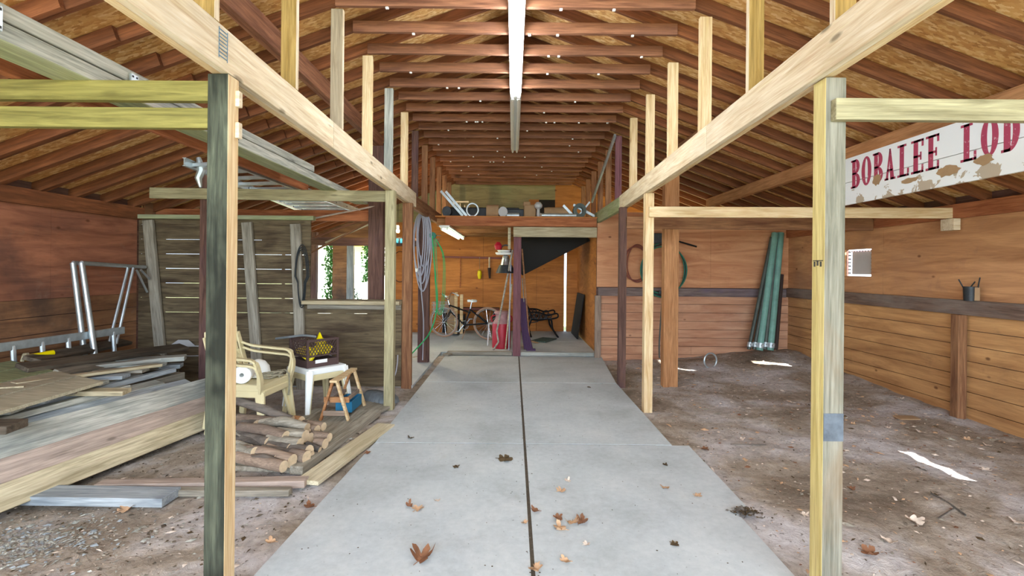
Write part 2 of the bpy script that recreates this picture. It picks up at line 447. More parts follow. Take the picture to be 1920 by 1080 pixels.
def dirt_h(x, y):
    h = -.035+.05*noise.noise(Vector((x*.8, y*.8, 0)))+.018*noise.noise(Vector((x*4, y*4, 3)))+.008*noise.noise(Vector((x*14, y*14, 7)))
    d = max(0, x-3.0); h += .10*min(1, d/1.6)**2 * min(1, max(0, (y-4.6)/2.0))
    h += .16*math.exp(-((x-4.0)**2/.9+(y-8.1)**2/.7)); h += .05*math.exp(-((x-2.4)**2/.3+(y-7.7)**2/.1))
    h += .03*math.exp(-((x-3.2)**2/.5+(y-4.5)**2/2.0))
    if -1.45 < x < 1.6: h = min(h, -.012 + .006*noise.noise(Vector((x*9, y*9, 1))))
    return h
mb = MB(); nx, ny = 230, 300
x0, x1, y0, y1 = -4.75, 4.75, -2.7, 8.25
vs = [(x0+(x1-x0)*i/nx, y0+(y1-y0)*j/ny) for j in range(ny+1) for i in range(nx+1)]
mb.add([(x, y, dirt_h(x, y)) for x, y in vs], [(j*(nx+1)+i, j*(nx+1)+i+1, (j+1)*(nx+1)+i+1, (j+1)*(nx+1)+i) for j in range(ny) for i in range(nx)])
ob = mb.build('floor_dirt', 'dirt', smooth=True); struct(ob)

# concrete aisle cast in pads
def pad(mb, q, z0=-.12, z1=0.0):
    n = len(q); vs = [Vector((p[0], p[1], z1)) for p in q]+[Vector((p[0], p[1], z0)) for p in q]
    mb.add(vs, [tuple(range(n)), tuple(range(2*n-1, n-1, -1))]+[(i, n+i, n+(i+1) % n, (i+1) % n) for i in range(n)])
def inset(a, b, t): return Vector(a)+(Vector(b)-Vector(a))*t
mb = MB()
cn = G(1000, 1080); cf = G(973, 670)
def cx(y): return cn.x+(cf.x-cn.x)*(y-cn.y)/(cf.y-cn.y)
L = [G(465, 1080), G(583, 937), G(705, 828), G(794, 718), G(835, 667)]
R = [G(1490, 1080), G(1378, 957), G(1262, 837), G(1155, 718), G(1127, 668)]
def lerp_edge(E, y):
    for a, b in zip(E, E[1:]):
        if y <= b.y or b is E[-1]: return a.x+(b.x-a.x)*(y-a.y)/(b.y-a.y)
J1, J2 = G(960, 832).y, G(960, 717).y; YE = 8.2; j = .008
Rn = G(1410, 960); Rw = G(1296, 840)
for ya, yb in ((-2.7, -.1), (-.1, 1.9), (1.9, J1), (J1, J2), (J2, YE)):
    ya2, yb2 = ya+j, yb-j
    pad(mb, [(lerp_edge(L, max(ya2, 1.5)), ya2, 0), (cx(ya2)-j*1.3, ya2, 0), (cx(yb2)-j*1.3, yb2, 0), (lerp_edge(L, yb2), yb2, 0)])
    if yb == J1:
        ym = R[1].y
        pad(mb, [(cx(ya2)+j*1.3, ya2, 0), (lerp_edge(R, ya2) if ya2 > 2.2 else R[0].x, ya2, 0), (R[1].x, ym, 0), (cx(ym)+j*1.3, ym, 0)])
        pad(mb, [(cx(ym)+j*1.3, ym+.0005, 0), (Rn.x, ym+.0005, 0), (Rw.x, yb2, 0), (cx(yb2)+j*1.3, yb2, 0)])
    else:
        pad(mb, [(cx(ya2)+j*1.3, ya2, 0), (lerp_edge(R, max(ya2, 2.2)), ya2, 0), (lerp_edge(R, yb2), yb2, 0), (cx(yb2)+j*1.3, yb2, 0)])
struct(mb.build('floor', 'concrete'))
struct(MB().b2((-1.1, -2.7, -.05), (1.2, 8.2, -.004)).build('floor_joints', 'joint_dirt'))
# back room floors
mb = MB()
mb.b2((-1.13, 8.32, -.1), (1.42, 9.6, .045)).b2((-1.13, 9.61, -.1), (1.42, 11.35, .045))
mb.b2((-2.9, 6.1, -.1), (-1.24, 8.6, -.005)).b2((-2.9, 8.61, -.1), (-1.14, 11.35, -.005)).b2((-4.8, 6.1, -.1), (-2.91, 11.35, -.005))
struct(mb.build('floor_back_room', 'concrete', bevel=.005))
struct(MB().b2((-30, -14, -.2), (30, 11.2, -.12)).b2((-30, 11.36, -.2), (30, 45, -.06)).build('ground', 'grass'))

def wall(name, origin, rotz, items, mats, bevel=0):
    """items: (x0,z0,x1,z1, mi, ya, yb, holes) in the wall's own frame"""
    mb = MB()
    for (x0_, z0_, x1_, z1_, mi, ya, yb, holes) in items:
        for (a, b, c, d) in cut((x0_, z0_, x1_, z1_), holes): mb.b2((a, ya, b), (c, yb, d), mi)
    M = Matrix.Translation(Vector(origin)) @ Matrix.Rotation(rotz, 4, 'Z')
    return struct(mb.build(name, mats, matrix=M, bevel=bevel))
def sheets(x0_, x1_, z0_, z1_, mi, holes, w=1.22, start=None, y=0.0):
    out = []; a = x0_ if start is None else start
    edges = [x0_]
    while a < x1_:
        if a > x0_: edges.append(a)
        a += w
    edges.append(x1_)
    for i, (p, q) in enumerate(zip(edges, edges[1:])): out.append((p+.0015, z0_, q-.0015, z1_, mi, -.018, y+(.001 if i % 2 else 0), holes))
    return out
def rows(x0_, x1_, z0_, z1_, mi, holes, h=.155, seed=1, gap=.007):
    rr = random.Random(seed); out = []; z = z1_
    while z > z0_+.01:
        a = max(z0_, z-h); brk = x0_+rr.uniform(1.0, max(1.01, x1_-x0_))
        for p, q in ((x0_, min(brk, x1_)), (min(brk, x1_), x1_)):
            if q-p > .02: out.append((p, a+gap/2, q-.002, z-gap/2, mi, -.02, rr.uniform(-.002, .004), holes))
        z = a
    return out
# right wall: local x = world y
H = [(2.82, .97, 3.38, 1.12), (6.97, .42, 7.12, .80), (6.30, 1.40, 6.80, 1.76)]
items = sheets(-2.7, 8.3, 1.17, 2.06, 0, H, 2.44, 1.22)+rows(-2.7, 8.3, -.12, 1.03, 1, H, .155, 3)
items.append((-2.7, -.15, 8.3, 2.33, 2, -.05, -.022, H))
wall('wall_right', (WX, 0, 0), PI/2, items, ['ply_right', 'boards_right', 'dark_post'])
o = lumber('trim_rail_right', (WX-.024, -2.7, 1.105), (WX-.024, 8.17, 1.105), .045, .15, 'rail_brown'); struct(o)
o = lumber('trim_plate_right', (WX-.022, -2.7, 2.09), (WX-.022, 8.2, 2.09), .042, .15, 'orange_beam'); struct(o)
# grey sheet over the opening, daylight round its edges
w1 = MB().b2((6.335, -.10, 1.425), (6.765, -.075, 1.745)); M = Matrix.Translation((WX, 0, 0)) @ Matrix.Rotation(PI/2, 4, 'Z')
w1 = struct(w1.build('window_1', 'panel_grey', matrix=M))
mb = MB()
for i in range(9):
    mb.box((6.34+i*.052, -.04, 1.735), (.02, .03, .012))
for i in range(7): mb.box((6.335, -.04, 1.44+i*.048), (.012, .03, .018)); mb.box((6.762, -.04, 1.44+i*.048), (.012, .03, .018))
o = mb.build('window_frame', 'rail_band'); o.matrix_world = M; o['kind'] = 'structure'; o.name = 'trim_window_teeth'

# right-hand back wall
items = sheets(0, 3.2, 1.17, 2.42, 0, [], 2.44, 1.3)+rows(0, 3.2, -.1, 1.03, 1, [], .14, 5)+[(0, -.15, 3.2, 2.42, 2, -.05, -.022, [])]
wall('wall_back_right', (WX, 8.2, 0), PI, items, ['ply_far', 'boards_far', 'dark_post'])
struct(lumber('trim_rail_back', (1.42, 8.18, 1.09), (WX-.05, 8.18, 1.09), .035, .135, 'rail_band'))
# short end post / jamb of that wall
struct(post('trim_jamb_right', 1.36, 1.46, 8.1, 8.16, 0, 1.03, 'peeled', None))
struct(MB().b2((1.465, 8.25, 0), (1.50, 11.2, 2.4)).build('wall_back_room_right', 'ply_orange'))

# left wall: local x = -world y
items = sheets(-6.0, 2.7, 1.12, 2.06, 0, [], 2.44, -4.88)+rows(-6.0, 2.7, -.12, 1.12, 1, [], .17, 9)+[(-6.1, -.15, 2.7, 2.33, 2, -.05, -.022, [])]
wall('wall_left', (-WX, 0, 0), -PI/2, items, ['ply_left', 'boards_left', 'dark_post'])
struct(lumber('trim_plate_left', (-WX+.03, -2.7, 2.09), (-WX+.03, 6.05, 2.09), .05, .15, 'rafter'))
# left wall of the back room with a far-end gap and unseen openings added for daylight
Hl = [(-10.9, .3, -9.9, 2.0), (-9.8, .3, -8.2, 2.0), (-8.1, .3, -6.5, 2.0)]
items = sheets(-11.3, -6.1, -.1, 2.33, 0, Hl, 1.22)
wall('wall_back_room_left', (-WX, 0, 0), -PI/2, items, ['boards_left'])
# back wall, with the open bay at the left
mb = MB()
def rb(x0_, x1_, z0_, z1_, mi=0, y=11.2): mb.b2((x0_, y, z0_), (x1_, y+.03, z1_), mi)
for a, b in ((-2.92, -1.9), (-1.9, -.68), (-.68, .54), (.54, 1.17), (1.225, 1.48)): rb(a+.002, b-.002, -.1, 2.5)
rb(-2.9, 1.17, -.1, 2.5, 2, 11.235); rb(1.225, 1.48, -.1, 2.5, 2, 11.235); rb(-4.6, -2.92, 2.02, 2.5, 1); rb(-4.6, -2.92, -.1, .35, 1)
rb(-4.12, -3.76, .35, 2.0, 1)
struct(mb.build('wall_back', ['ply_orange', 'boards_left', 'dark_post']))
# gable above the loft
mb = MB()
def poly_wall(pts, mi, y=11.22, t=.03):
    mb.prism([(p[0], p[1]) for p in pts], t, Matrix.Translation((0, y+t, 0)) @ Matrix.Rotation(PI/2, 4, 'X'), mi)
def gt(x): return roof_z(x)+.10
poly_wall([(-4.7, 2.0), (-1.2, 2.4), (-1.2, gt(1.2)), (-4.7, gt(4.7))], 0)
poly_wall([(-1.2, 2.4), (.35, 2.4), (.35, gt(.35)), (0, gt(0)), (-1.2, gt(1.2))], 1)
poly_wall([(.35, 3.05), (.95, 3.05), (.95, gt(.95)), (.35, gt(.35))], 1)
poly_wall([(.35, 2.4), (.58, 2.4), (.58, 3.05), (.35, 3.05)], 2)
poly_wall([(.95, 2.4), (4.7, 2.0), (4.7, gt(4.7)), (.95, gt(.95))], 2)
struct(mb.build('wall_gable', ['ply_olive', 'ply_olive', 'ply_orange']))
struct(MB().b2((.5, 11.35, 2.3), (1.0, 11.38, 3.2)).build('door_1', 'black_board'))

# roof deck
for sgn, nm in ((-1, 'left'), (1, 'right')):
    mb = MB()
    dz = .104
    y = -2.7; k = 0
    while y < 11.45:
        ye = min(y+1.22, 11.45)
        mb.add([(0, y+.002, RIDGE+dz), (sgn*5.0, y+.002, RIDGE-SL*5+dz), (sgn*5.0, ye-.002, RIDGE-SL*5+dz), (0, ye-.002, RIDGE+dz),
                (0, y+.002, RIDGE+dz+.02), (sgn*5.0, y+.002, RIDGE-SL*5+dz+.02), (sgn*5.0, ye-.002, RIDGE-SL*5+dz+.02), (0, ye-.002, RIDGE+dz+.02)],
               [(0, 1, 2, 3), (7, 6, 5, 4), (0, 4, 5, 1), (1, 5, 6, 2), (2, 6, 7, 3), (3, 7, 4, 0)])
        y = ye
    mb.add([(0, -2.8, RIDGE+dz+.03), (sgn*5.05, -2.8, RIDGE-SL*5.05+dz+.03), (sgn*5.05, 11.6, RIDGE-SL*5.05+dz+.03), (0, 11.6, RIDGE+dz+.03)], [(0, 1, 2, 3)])
    struct(mb.build('ceiling_'+nm, 'osb'))

# ------------------------------------------------------------------ roof timbers
YR = [3.59+.39*k for k in range(-15, 20)]
import bisect
proto = {}
for sgn, nm in ((-1, 'left'), (1, 'right')):
    p0 = Vector((sgn*4.75, YR[0], roof_z(4.75)+.05)); p1 = Vector((sgn*.02, YR[0], roof_z(.02)+.05))
    o = lumber('rafter', p0, p1, .038, .093, 'rafter', bevel=0)
    for i, y in enumerate(YR):
        c = o if i == 0 else o.copy()
        if i: COL.objects.link(c); c.location = o.location+Vector((0, y-YR[0], 0))
        tag(c, f'reddish brown rafter sloping under the {nm} half of the roof', 'rafter', f'rafters of the {nm} roof slope', 'thing')
o = lumber('collar_tie', (-1.3, YR[0]-.038, 3.34+.0445), (1.3, YR[0]-.038, 3.34+.0445), .036, .089, 'tie', bevel=.003)
for i, y in enumerate(YR):
    c = o if i == 0 else o.copy()
    if i: COL.objects.link(c); c.location = o.location+Vector((0, y-YR[0], 0))
    tag(c, 'brown collar tie spanning level across the aisle beneath the ridge', 'beam', 'collar ties', 'thing')
tag(lumber('ridge_board', (0, -2.6, RIDGE+.0), (0, 11.4, RIDGE+.0), .036, .17, 'rafter', bevel=0), 'dark ridge board along the peak above the collar ties', 'beam', None, 'thing')
o = lumber('rafter_splice', (-4.70, YR[0]-.040, roof_z(4.70)+.046), (-2.57, YR[0]-.040, roof_z(2.57)+.046), .036, .10, 'rafter', bevel=0)
for i, y in enumerate(YR[:-1]):
    c = o if i == 0 else o.copy()
    if i: COL.objects.link(c); c.location = o.location+Vector((0, y-YR[0], 0))
    tag(c, 'brown board nailed along the lower half of a left rafter', 'board', 'splices on the left rafters', 'thing')
# white knob fasteners along the undersides of the ties
rr = random.Random(11); st0 = None
for i, y in enumerate(YR[13:32]):
    for k in range(rr.choice((2, 3, 4, 3)) if i != 9 else 10):
        x = rr.uniform(-1.15, 1.2)
        if abs(x) < .1: continue
        if st0 is None: st0 = MB().box((0, 0, -.006), (.022, .02, .014)).build('cable_staple', 'staple', bevel=.003); c = st0
        else: c = st0.copy(); COL.objects.link(c)
        c.location = (x, y-.038, 3.339); tag(c, 'tiny white staple under a brown collar tie', 'staple', 'staples under the collar ties')

# purlins
BX = {'L': -1.24, 'R': 1.37}
def purlin(lab, x, zb, zt, y0_, y1_, mat, name='purlin'):
    t = thing(name, lab, 'beam', (x, y0_, zb))
    t['kind'] = 'thing'
    for s_ in (-1, 1):
        o = MB().b2((0, -.018, -(zt-zb)/2), (y1_-y0_, .018, (zt-zb)/2)).build('board', mat, t, bevel=.004)
        o.location = (s_*.0185, 0, (zt-zb)/2); o.rotation_euler = (0, 0, PI/2)
    return t
purlin('doubled pinkish brown purlin under the left rafters, carried by the wide brown post', -1.76, 3.02, 3.185, -1.5, 6.45, 'tie')
purlin('doubled brown purlin under the right rafters, carried by the orange post', 2.12, 2.90, 3.055, -1.5, 6.45, 'brown_post')
purlin('brown purlin above the painted sign, halfway down the right roof', 3.23, 2.50, 2.645, -.6, 8.15, 'orange_post')

# aisle beams and their studs
def adopt(o, t):
    o.parent = t; o.matrix_parent_inverse = Matrix.Translation(-Vector(t.location)); return o
def beam_at(side, y):
    if side == 'L': return -1.24-.0103*(y-1.55), CH+.847-.0074*(y-1.55)
    return 1.30+.02*(y-1.5), CH+.856-.0112*(y-1.5)
def aisle_beam(side, lab, s_):
    x, z = beam_at(side, -.6); t = thing('aisle_beam', lab, 'beam', (x, -.6, z)); t['kind'] = 'thing'
    for a_, b_, ply in ((-.6, 3.42, 0), (3.424, 6.5, 0), (-.6, 6.5, 1)):
        P = []
        for y in (a_, b_):
            x, z = beam_at(side, y); P.append((x+s_*(.019+ply*.039), y, z+.092))
        adopt(lumber('board', P[0], P[1], .038, .184, 'pine_pale' if ply == 0 else 'pine'), t)
    return t
bl = aisle_beam('L', 'long pale doubled beam along the left side of the aisle', -1)
br = aisle_beam('R', 'long pale doubled beam along the right side of the aisle', 1)
# stamped grade mark and lettering on the left beam
mb = MB()
for i in range(8): mb.box((-1.2425, 2.09, 2.34+i*.016), (.001, .055, .004))
mb.box((-1.2425, 2.06, 2.395), (.001, .004, .13)).box((-1.2425, 2.12, 2.395), (.001, .004, .13))
o = mb.build('grade_stamp', 'ink', bl); o.matrix_parent_inverse = Matrix.Translation(-Vector(bl.location))
mb = MB()
for i in range(6): mb.box((-1.2425, 1.68+(i % 3)*.008, 2.35+i*.02), (.001, .012, .010))
o = mb.build('grade_stamp', 'ink_dark', bl); o.matrix_parent_inverse = Matrix.Translation(-Vector(bl.location))

SY = [3.59+.78*k for k in range(-2, 10)]
for side, s_ in (('left', -1), ('right', 1)):
    for i, y in enumerate(SY):
        x, zb_ = beam_at('L' if s_ < 0 else 'R', y); x += .012*(s_ > 0); zt = roof_z(abs(x)+.09)-.002
        pine = i < 6-(0)
        x0_ = x+s_*.001 if pine else x+s_*.02
        if not pine and s_ > 0: x0_ = x-.03
        sd = None
        if pine:
            lab = f'pale pine stud standing on the {side} aisle beam, {ORD[i]} from the camera'; m_ = 'pine' if i != 4 or s_ > 0 else 'weathered'
            
            if i in (0, 1): m_ = 'ochre'; sd = 'pine_pale'  # paler inner faces: tube lamp glow put into the colour
            if i == 2 and s_ < 0: m_ = 'tan_grey'; sd = 'pine_pale'  # inner face again coloured pale as if lit by the tubes
        else:
            lab = f'brown stud above the {side} side of the loft, {ORD[i-6]} from its front'; m_ = 'brown_post' if i > 6 else ('purple_post' if s_ > 0 else 'dark_post')
        z0_ = zb_+.186 if pine else 2.42
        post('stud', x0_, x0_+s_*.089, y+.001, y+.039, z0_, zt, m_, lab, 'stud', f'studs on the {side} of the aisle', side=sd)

# posts
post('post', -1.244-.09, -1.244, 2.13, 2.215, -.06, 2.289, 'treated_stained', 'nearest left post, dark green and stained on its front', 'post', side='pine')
pr_ = post('post', 1.345, 1.345+.089, 2.12, 2.21, -.06, 2.293, 'treated_post', 'nearest right post, grey-green with a dark band low down', 'post', side='lit_post_side')  # aisle face coloured yellow to look lit by the tube lamps
post('post', -1.245-.098, -1.245, 5.13, 5.22, -.04, 2.266, 'treated_pale', 'second left post, yellow-green, beside the half wall', 'post')
post('post', 1.38, 1.47, 5.13, 5.22, -.04, 2.262, 'pine', 'second right post, pale yellow, beside the aisle edge', 'post')
post('post', -1.37, -1.25, 6.05, 6.13, -.06, 2.26, 'brown_post', 'brown post under the end of the left aisle beam', 'post')
post('post', 1.345, 1.435, 6.2, 6.29, -.04, 2.25, 'dark_post', 'slim purplish brown post under the end of the right aisle beam', 'post')
post('post', -1.86, -1.67, 6.28, 6.38, -.04, 3.018, 'dark_post', 'wide reddish brown post rising from behind the half wall to the left purlin', 'post')
post('post', 1.93, 2.115, 6.26, 6.38, -.04, 2.895, 'orange_post', 'wide orange-brown post rising to the right purlin', 'post')
post('post', -1.47, -1.30, 7.6, 7.7, -.04, 2.235, 'dark_post', 'dark brown post with the coiled hose and cord hung on it', 'post')
post('post', .005, .135, 8.2, 8.27, 0, 2.0, 'purple_post', 'purplish post in the middle of the loft front', 'post')
# stamp and dark band on the right post
mb = MB().box((1.3445, 2.165, 1.50), (.001, .07, .004))
for i in range(3): mb.box((1.3445, 2.145+i*.022, 1.485+(.004 if i == 1 else 0)), (.001, .012, .022))
o = mb.build('grade_stamp', 'ink_dark', pr_); o.matrix_parent_inverse = pr_.matrix_world.inverted()
o = MB().b2((1.347, 2.1175, .72), (1.432, 2.1185, .84)).build('stain', 'band_grey', pr_); o.matrix_parent_inverse = pr_.matrix_world.inverted()

# old beam carried on beyond, loft frame
tag(lumber('loft_side_beam', (-1.33, 6.5, 2.33), (-1.33, 11.18, 2.33), .06, .18, 'brown_post'), 'old brown beam along the left side of the loft', 'beam', None, 'thing')
tag(lumber('loft_side_beam', (1.42, 6.5, 2.33), (1.42, 11.18, 2.33), .06, .18, 'green_under'), 'green-lit beam along the right side of the loft', 'beam', None, 'thing')  # green light on this beam put into its colour
tag(lumber('loft_header', (-1.13, 8.15, 2.24), (1.38, 8.15, 2.24), .05, .15, 'orange_beam'), 'red-brown header board across the front of the loft', 'beam', None, 'thing')
tag(lumber('header_board', (.0, 8.12, 2.07), (1.38, 8.12, 2.07), .04, .165, 'greige'), 'smooth grey-beige board below the right half of the loft header', 'board', None, 'thing')
o = lumber('loft_joist', (-1.3, 8.35, 2.235), (1.4, 8.35, 2.235), .038, .14, 'orange_post', bevel=0)
for i in range(7):
    c = o if i == 0 else o.copy()
    if i: COL.objects.link(c); c.location = o.location+Vector((0, .42*i, 0))
    tag(c, 'brown floor joist under the loft', 'joist', 'joists of the loft', 'thing')
struct(MB().b2((-1.36, 8.13, 2.31), (1.45, 11.2, 2.33)).build('floor_loft', 'ply_orange'))

# crossbars out to the side walls
tag(lumber('crossbar', (-WX, 2.19, 2.228), (-1.335, 2.19, 2.228), .038, .09, 'treated'), 'upper yellow-green crossbar from the nearest left post', 'beam', None, 'thing')
tag(lumber('crossbar', (-WX, 2.19, 2.108), (-1.335, 2.19, 2.108), .038, .09, 'treated'), 'lower yellow-green crossbar from the nearest left post', 'beam', None, 'thing')
tag(lumber('crossbar', (-3.88, 5.24, 2.23), (-1.26, 5.24, 2.215), .038, .115, 'treated_pale'), 'yellow-green crossbar from the second left post, under the aluminium ladder', 'beam', None, 'thing')
tag(lumber('crossbar', (1.365, 2.10, 2.145), (WX, 2.10, 2.145), .038, .092, 'treated_pale'), 'yellow-green crossbar nailed to the nearest right post in front of the sign', 'beam', None, 'thing')
tag(lumber('crossbar', (1.41, 5.11, 2.06), (WX, 5.11, 2.075), .038, .11, 'pine'), 'pale crossbar from the second right post to the right wall', 'beam', None, 'thing')
tag(lumber('crossbar', (1.42, 6.22, 2.055), (WX-.05, 6.22, 2.055), .04, .15, 'brown_post'), 'wide brown crossbar behind the pale one on the right', 'beam', None, 'thing')
tag(MB().box((WX-.05, 5.11, 1.955), (.07, .16, .12)).build('wall_block', 'pine_pale', bevel=.004), 'pale wood block on the right wall under a crossbar end', 'block')
tag(lumber('wall_stud', (WX-.07, 4.98, -.05), (WX-.07, 4.98, 1.03), .09, .09, 'brown_post', up=(1, 0, 0)), 'short reddish stud standing against the right wall boards', 'stud', None, 'thing')
tag(lumber('back_crossbar', (-4.6, 6.33, 2.12), (-1.86, 6.33, 2.12), .05, .14, 'orange_beam'), 'reddish brown crossbar above the opening of the half wall', 'beam', None, 'thing')
tag(lumber('back_crossbar', (-4.6, 9.0, 1.93), (-1.36, 9.0, 1.93), .05, .15, 'dark_post'), 'dark crossbar deep in the left back room', 'beam', None, 'thing')

# ------------------------------------------------------------------ slatted partition on the left
PY = 6.0
mb = MB(); rr = random.Random(4)
z = .0; zs = []
while z < 2.02:
    h = .178
    mb.b2((-WX+.02, PY, z+.002), (-1.36 if z < .95 else -2.48, PY+.022, min(z+h-rr.choice((.0005, .001, -.001)), 2.03))); z += h
o = mb.build('wall_partition', 'partition'); struct(o)
struct(lumber('trim_partition_top', (-WX, PY-.03, 2.05), (-2.42, PY-.03, 2.05), .08, .05, 'green_under'))
struct(lumber('trim_sill', (-2.53, PY-.05, 1.03), (-1.36, PY-.05, 1.03), .17, .045, 'greige'))
struct(lumber('trim_sill_apron', (-2.5, PY-.02, .975), (-1.36, PY-.02, .975), .03, .06, 'grey_wood'))
for a, b, nm in (((278, 413), (300, 647), 'by the corner of the left wall'), ((463, 417), (480, 653), 'in the middle of the slatted partition'), ((554, 420), (562, 623), 'at the edge of the partition opening')):
    A = at(*a, PY-.04); B = at(*b, PY-.04); B2 = B+(B-A)*((B.z+.03)/(A.z-B.z))
    tag(lumber('partition_stud', B2, A, .045, .12, 'grey_wood', up=(1, 0, 0)), 'leaning grey weathered stud '+nm, 'stud', None, 'thing')
o = post('post', -3.39, -3.29, 5.3, 5.38, -.05, 2.5, 'dark_post', 'dark rough-edged post half hidden behind the nearest left post', 'post')

# ------------------------------------------------------------------ lamps
def strip_lamp(y0_, y1_, x, z, lit, label, name='strip_lamp', w=.12, group='tube lamps over the aisle'):
    t = thing(name, label, 'lamp', (x, y0_, z), group=group); L_ = y1_-y0_
    MB().b2((-w/2, 0, -.03), (w/2, L_, .0)).b2((-w*.32, .01, -.045), (w*.32, L_-.01, -.03)).build('housing', 'white_enamel', t, bevel=.004)
    for s_ in (-1, 1):
        MB().tube([(s_*w*.27, .04, -.062), (s_*w*.27, L_-.04, -.062)], .017, 12).build('tube', 'tube_lit' if lit else 'tube_dim' if lit is None else 'tube_off', t, smooth=True)
        for e in (.02, L_-.02): MB().box((s_*w*.27, e, -.055), (.022, .03, .045)).build('tube_holder', 'white_enamel', t)
    return t
strip_lamp(2.76, 5.20, .01, 3.336, True, 'lit twin fluorescent tube lamp under the collar ties')
strip_lamp(5.22, 7.62, .01, 3.336, False, 'unlit fluorescent tube lamp under the collar ties, beyond the lit one')
t = strip_lamp(7.95, 10.5, -1.12, 2.155, None, 'pale strip lamp under the left edge of the loft', w=.17, group=None)
t = thing('bare_bulb', 'small glowing bare bulb in the left back room', 'bulb', tuple(at(746, 433, 8.93)))
MB().lathe([(0, -.035), (.02, -.03), (.032, -.01), (.03, .012), (.014, .035), (.013, .05)], n=16).build('bulb', 'bulb_lit', t, smooth=True)
MB().lathe([(.017, .045), (.02, .05), (.02, .10), (0, .10)], n=12).build('socket', 'white_plastic', t); MB().tube([(0, 0, .1), (0, 0, roof_z(2.1)+.10-t.location.z)], .004, 5).build('cord', 'black_metal', t)
pl = bpy.data.lights.new('bulb_light', 'POINT'); plo = bpy.data.objects.new('bulb_light', pl); COL.objects.link(plo)
pl.energy = 40; pl.color = (1, .8, .5); pl.shadow_soft_size = .04; plo.location = at(746, 433, 8.85)

# ------------------------------------------------------------------ painted sign
SM = Matrix.Translation((3.165, 4.78, 2.09)) @ Matrix(((0, 0, -1), (-1, 0, 0), (0, 1, 0))).to_4x4()
t = bpy.data.objects.new('painted_sign', None); COL.objects.link(t); t.matrix_world = SM
tag(t, 'long white board sign with faded red slab-serif lettering under the right roof', 'sign')
mb = MB().b2((0, 0, -.025), (3.3, .208, 0)).b2((0, .213, -.025), (3.3, .44, 0)); mb.build('board', 'sign_paint', t, bevel=.003)
def glyph(ch, w, h, s):
    """list of convex polys; s = stroke"""
    P = []; q = s*.42; e = s*.55
    def R_(a, b, c, d): P.append([(a, b), (c, b), (c, d), (a, d)])
    def arc(cx_, cy_, rx, ry, a0, a1, n=12):
        for i in range(n):
            u, v = math.radians(a0+(a1-a0)*i/n), math.radians(a0+(a1-a0)*(i+1)/n)
            ix, iy = max(rx-s, .004), max(ry-q*1.15, .004)
            P.append([(cx_+ix*math.cos(u), cy_+iy*math.sin(u)), (cx_+rx*math.cos(u), cy_+ry*math.sin(u)), (cx_+rx*math.cos(v), cy_+ry*math.sin(v)), (cx_+ix*math.cos(v), cy_+iy*math.sin(v))])
    if ch in 'LE':
        R_(e, 0, e+s, h); R_(0, 0, e+s+e, q); R_(0, h-q, e+s+e, h); R_(e, 0, w, q); R_(w-q, 0, w, h*.24)
        if ch == 'E': R_(e, h-q, w, h); R_(w-q, h*.78, w, h); R_(e, h*.47, w*.78, h*.47+q); R_(w*.72, h*.38, w*.72+q*.8, h*.62)
    if ch == 'B':
        R_(e*.7, 0, e*.7+s, h); R_(0, 0, w*.55, q); R_(0, h-q, w*.55, h); R_(e*.7, h*.48, w*.55, h*.48+q)
        arc(w*.5, h*.74+q*.2, w*.46, h*.26, -90, 90); arc(w*.52, h*.26, w*.48, h*.26, -90, 90)
    if ch == 'O': arc(w/2, h/2, w/2, h/2, 0, 360, 28)
    if ch == 'D': R_(e*.7, 0, e*.7+s, h); R_(0, 0, w*.45, q); R_(0, h-q, w*.45, h); arc(w*.42, h/2, w*.58, h/2, -90, 90, 16)
    if ch == 'A':
        P.append([(w*.10, 0), (w*.10+s*.6, 0), (w*.53, h), (w*.45, h)]); P.append([(w*.9-s, 0), (w*.9, 0), (w*.56, h), (w*.42, h)])
        R_(0, 0, w*.36, q); R_(w*.58, 0, w, q); R_(w*.24, h*.28, w*.74, h*.28+q)
    return P
x = .175
for ch in 'BOBALEE LOD':
    if ch == ' ': x += .155; continue
    w_ = .118 if ch != 'O' else .122
    mb = MB()
    for p in glyph(ch, w_, .262, .043):
        M_ = Matrix.Translation((x, .142, .0006)); mb.prism(p, .0012, M_)
    mb.build('letter', 'sign_red', t); x += .139 if ch not in 'L' or x < 1.0 else .15
# paint worn off in patches over the foot of the letters
rr = random.Random(5)
for cx_, cy_, rx, ry in ((.50, .17, .05, .05), (.86, .10, .09, .022), (1.20, .105, .10, .04), (1.48, .125, .07, .035), (1.82, .20, .05, .10)):
    n_ = 18; mb = MB().prism([(cx_+rx*math.cos(2*PI*k/n_)*rr.uniform(.75, 1.15), cy_+ry*math.sin(2*PI*k/n_)*rr.uniform(.75, 1.15)) for k in range(n_)], .0008, Matrix.Translation((0, 0, .0022)))
    mb.build('bare_patch', 'cardboard', t)

# ------------------------------------------------------------------ stored on the left crossbars
t = thing('double_timber', 'weathered double timber with metal plates lying over the left crossbars', 'beam', (-1.96, .4, 2.273))
for (z0_, z1_, y1_, m_, w_) in ((0, .070, 5.95, 'weathered', .16), (.080, .142, 4.25, 'weathered', .14)):
    o = MB().b2((0, -w_/2, -(z1_-z0_)/2), (y1_, w_/2, (z1_-z0_)/2)).build('timber', m_, t, bevel=.005)
    o.location = (0, 0, (z0_+z1_)/2); o.rotation_euler = (0, 0, PI/2)
o = MB().b2((0, -.08, -.003), (5.9, .08, .003)).build('underside_board', 'green_under', t); o.location = (0, 0, .003-.003); o.rotation_euler = (0, 0, PI/2)
for yy in (1.35, 2.0, 2.9):
    mb = MB().b2((.076, yy, .03), (.085, yy+.045, .12))
    for a in (.042, .108):
        for b in (.01, .035): mb.box((.086, yy+b, a), (.002, .009, .009), mi=1)
    mb.box((.0865, yy+.0225, .075), (.003, .018, .018), mi=1)
    mb.build('metal_plate', ['galv', 'black_metal'], t)
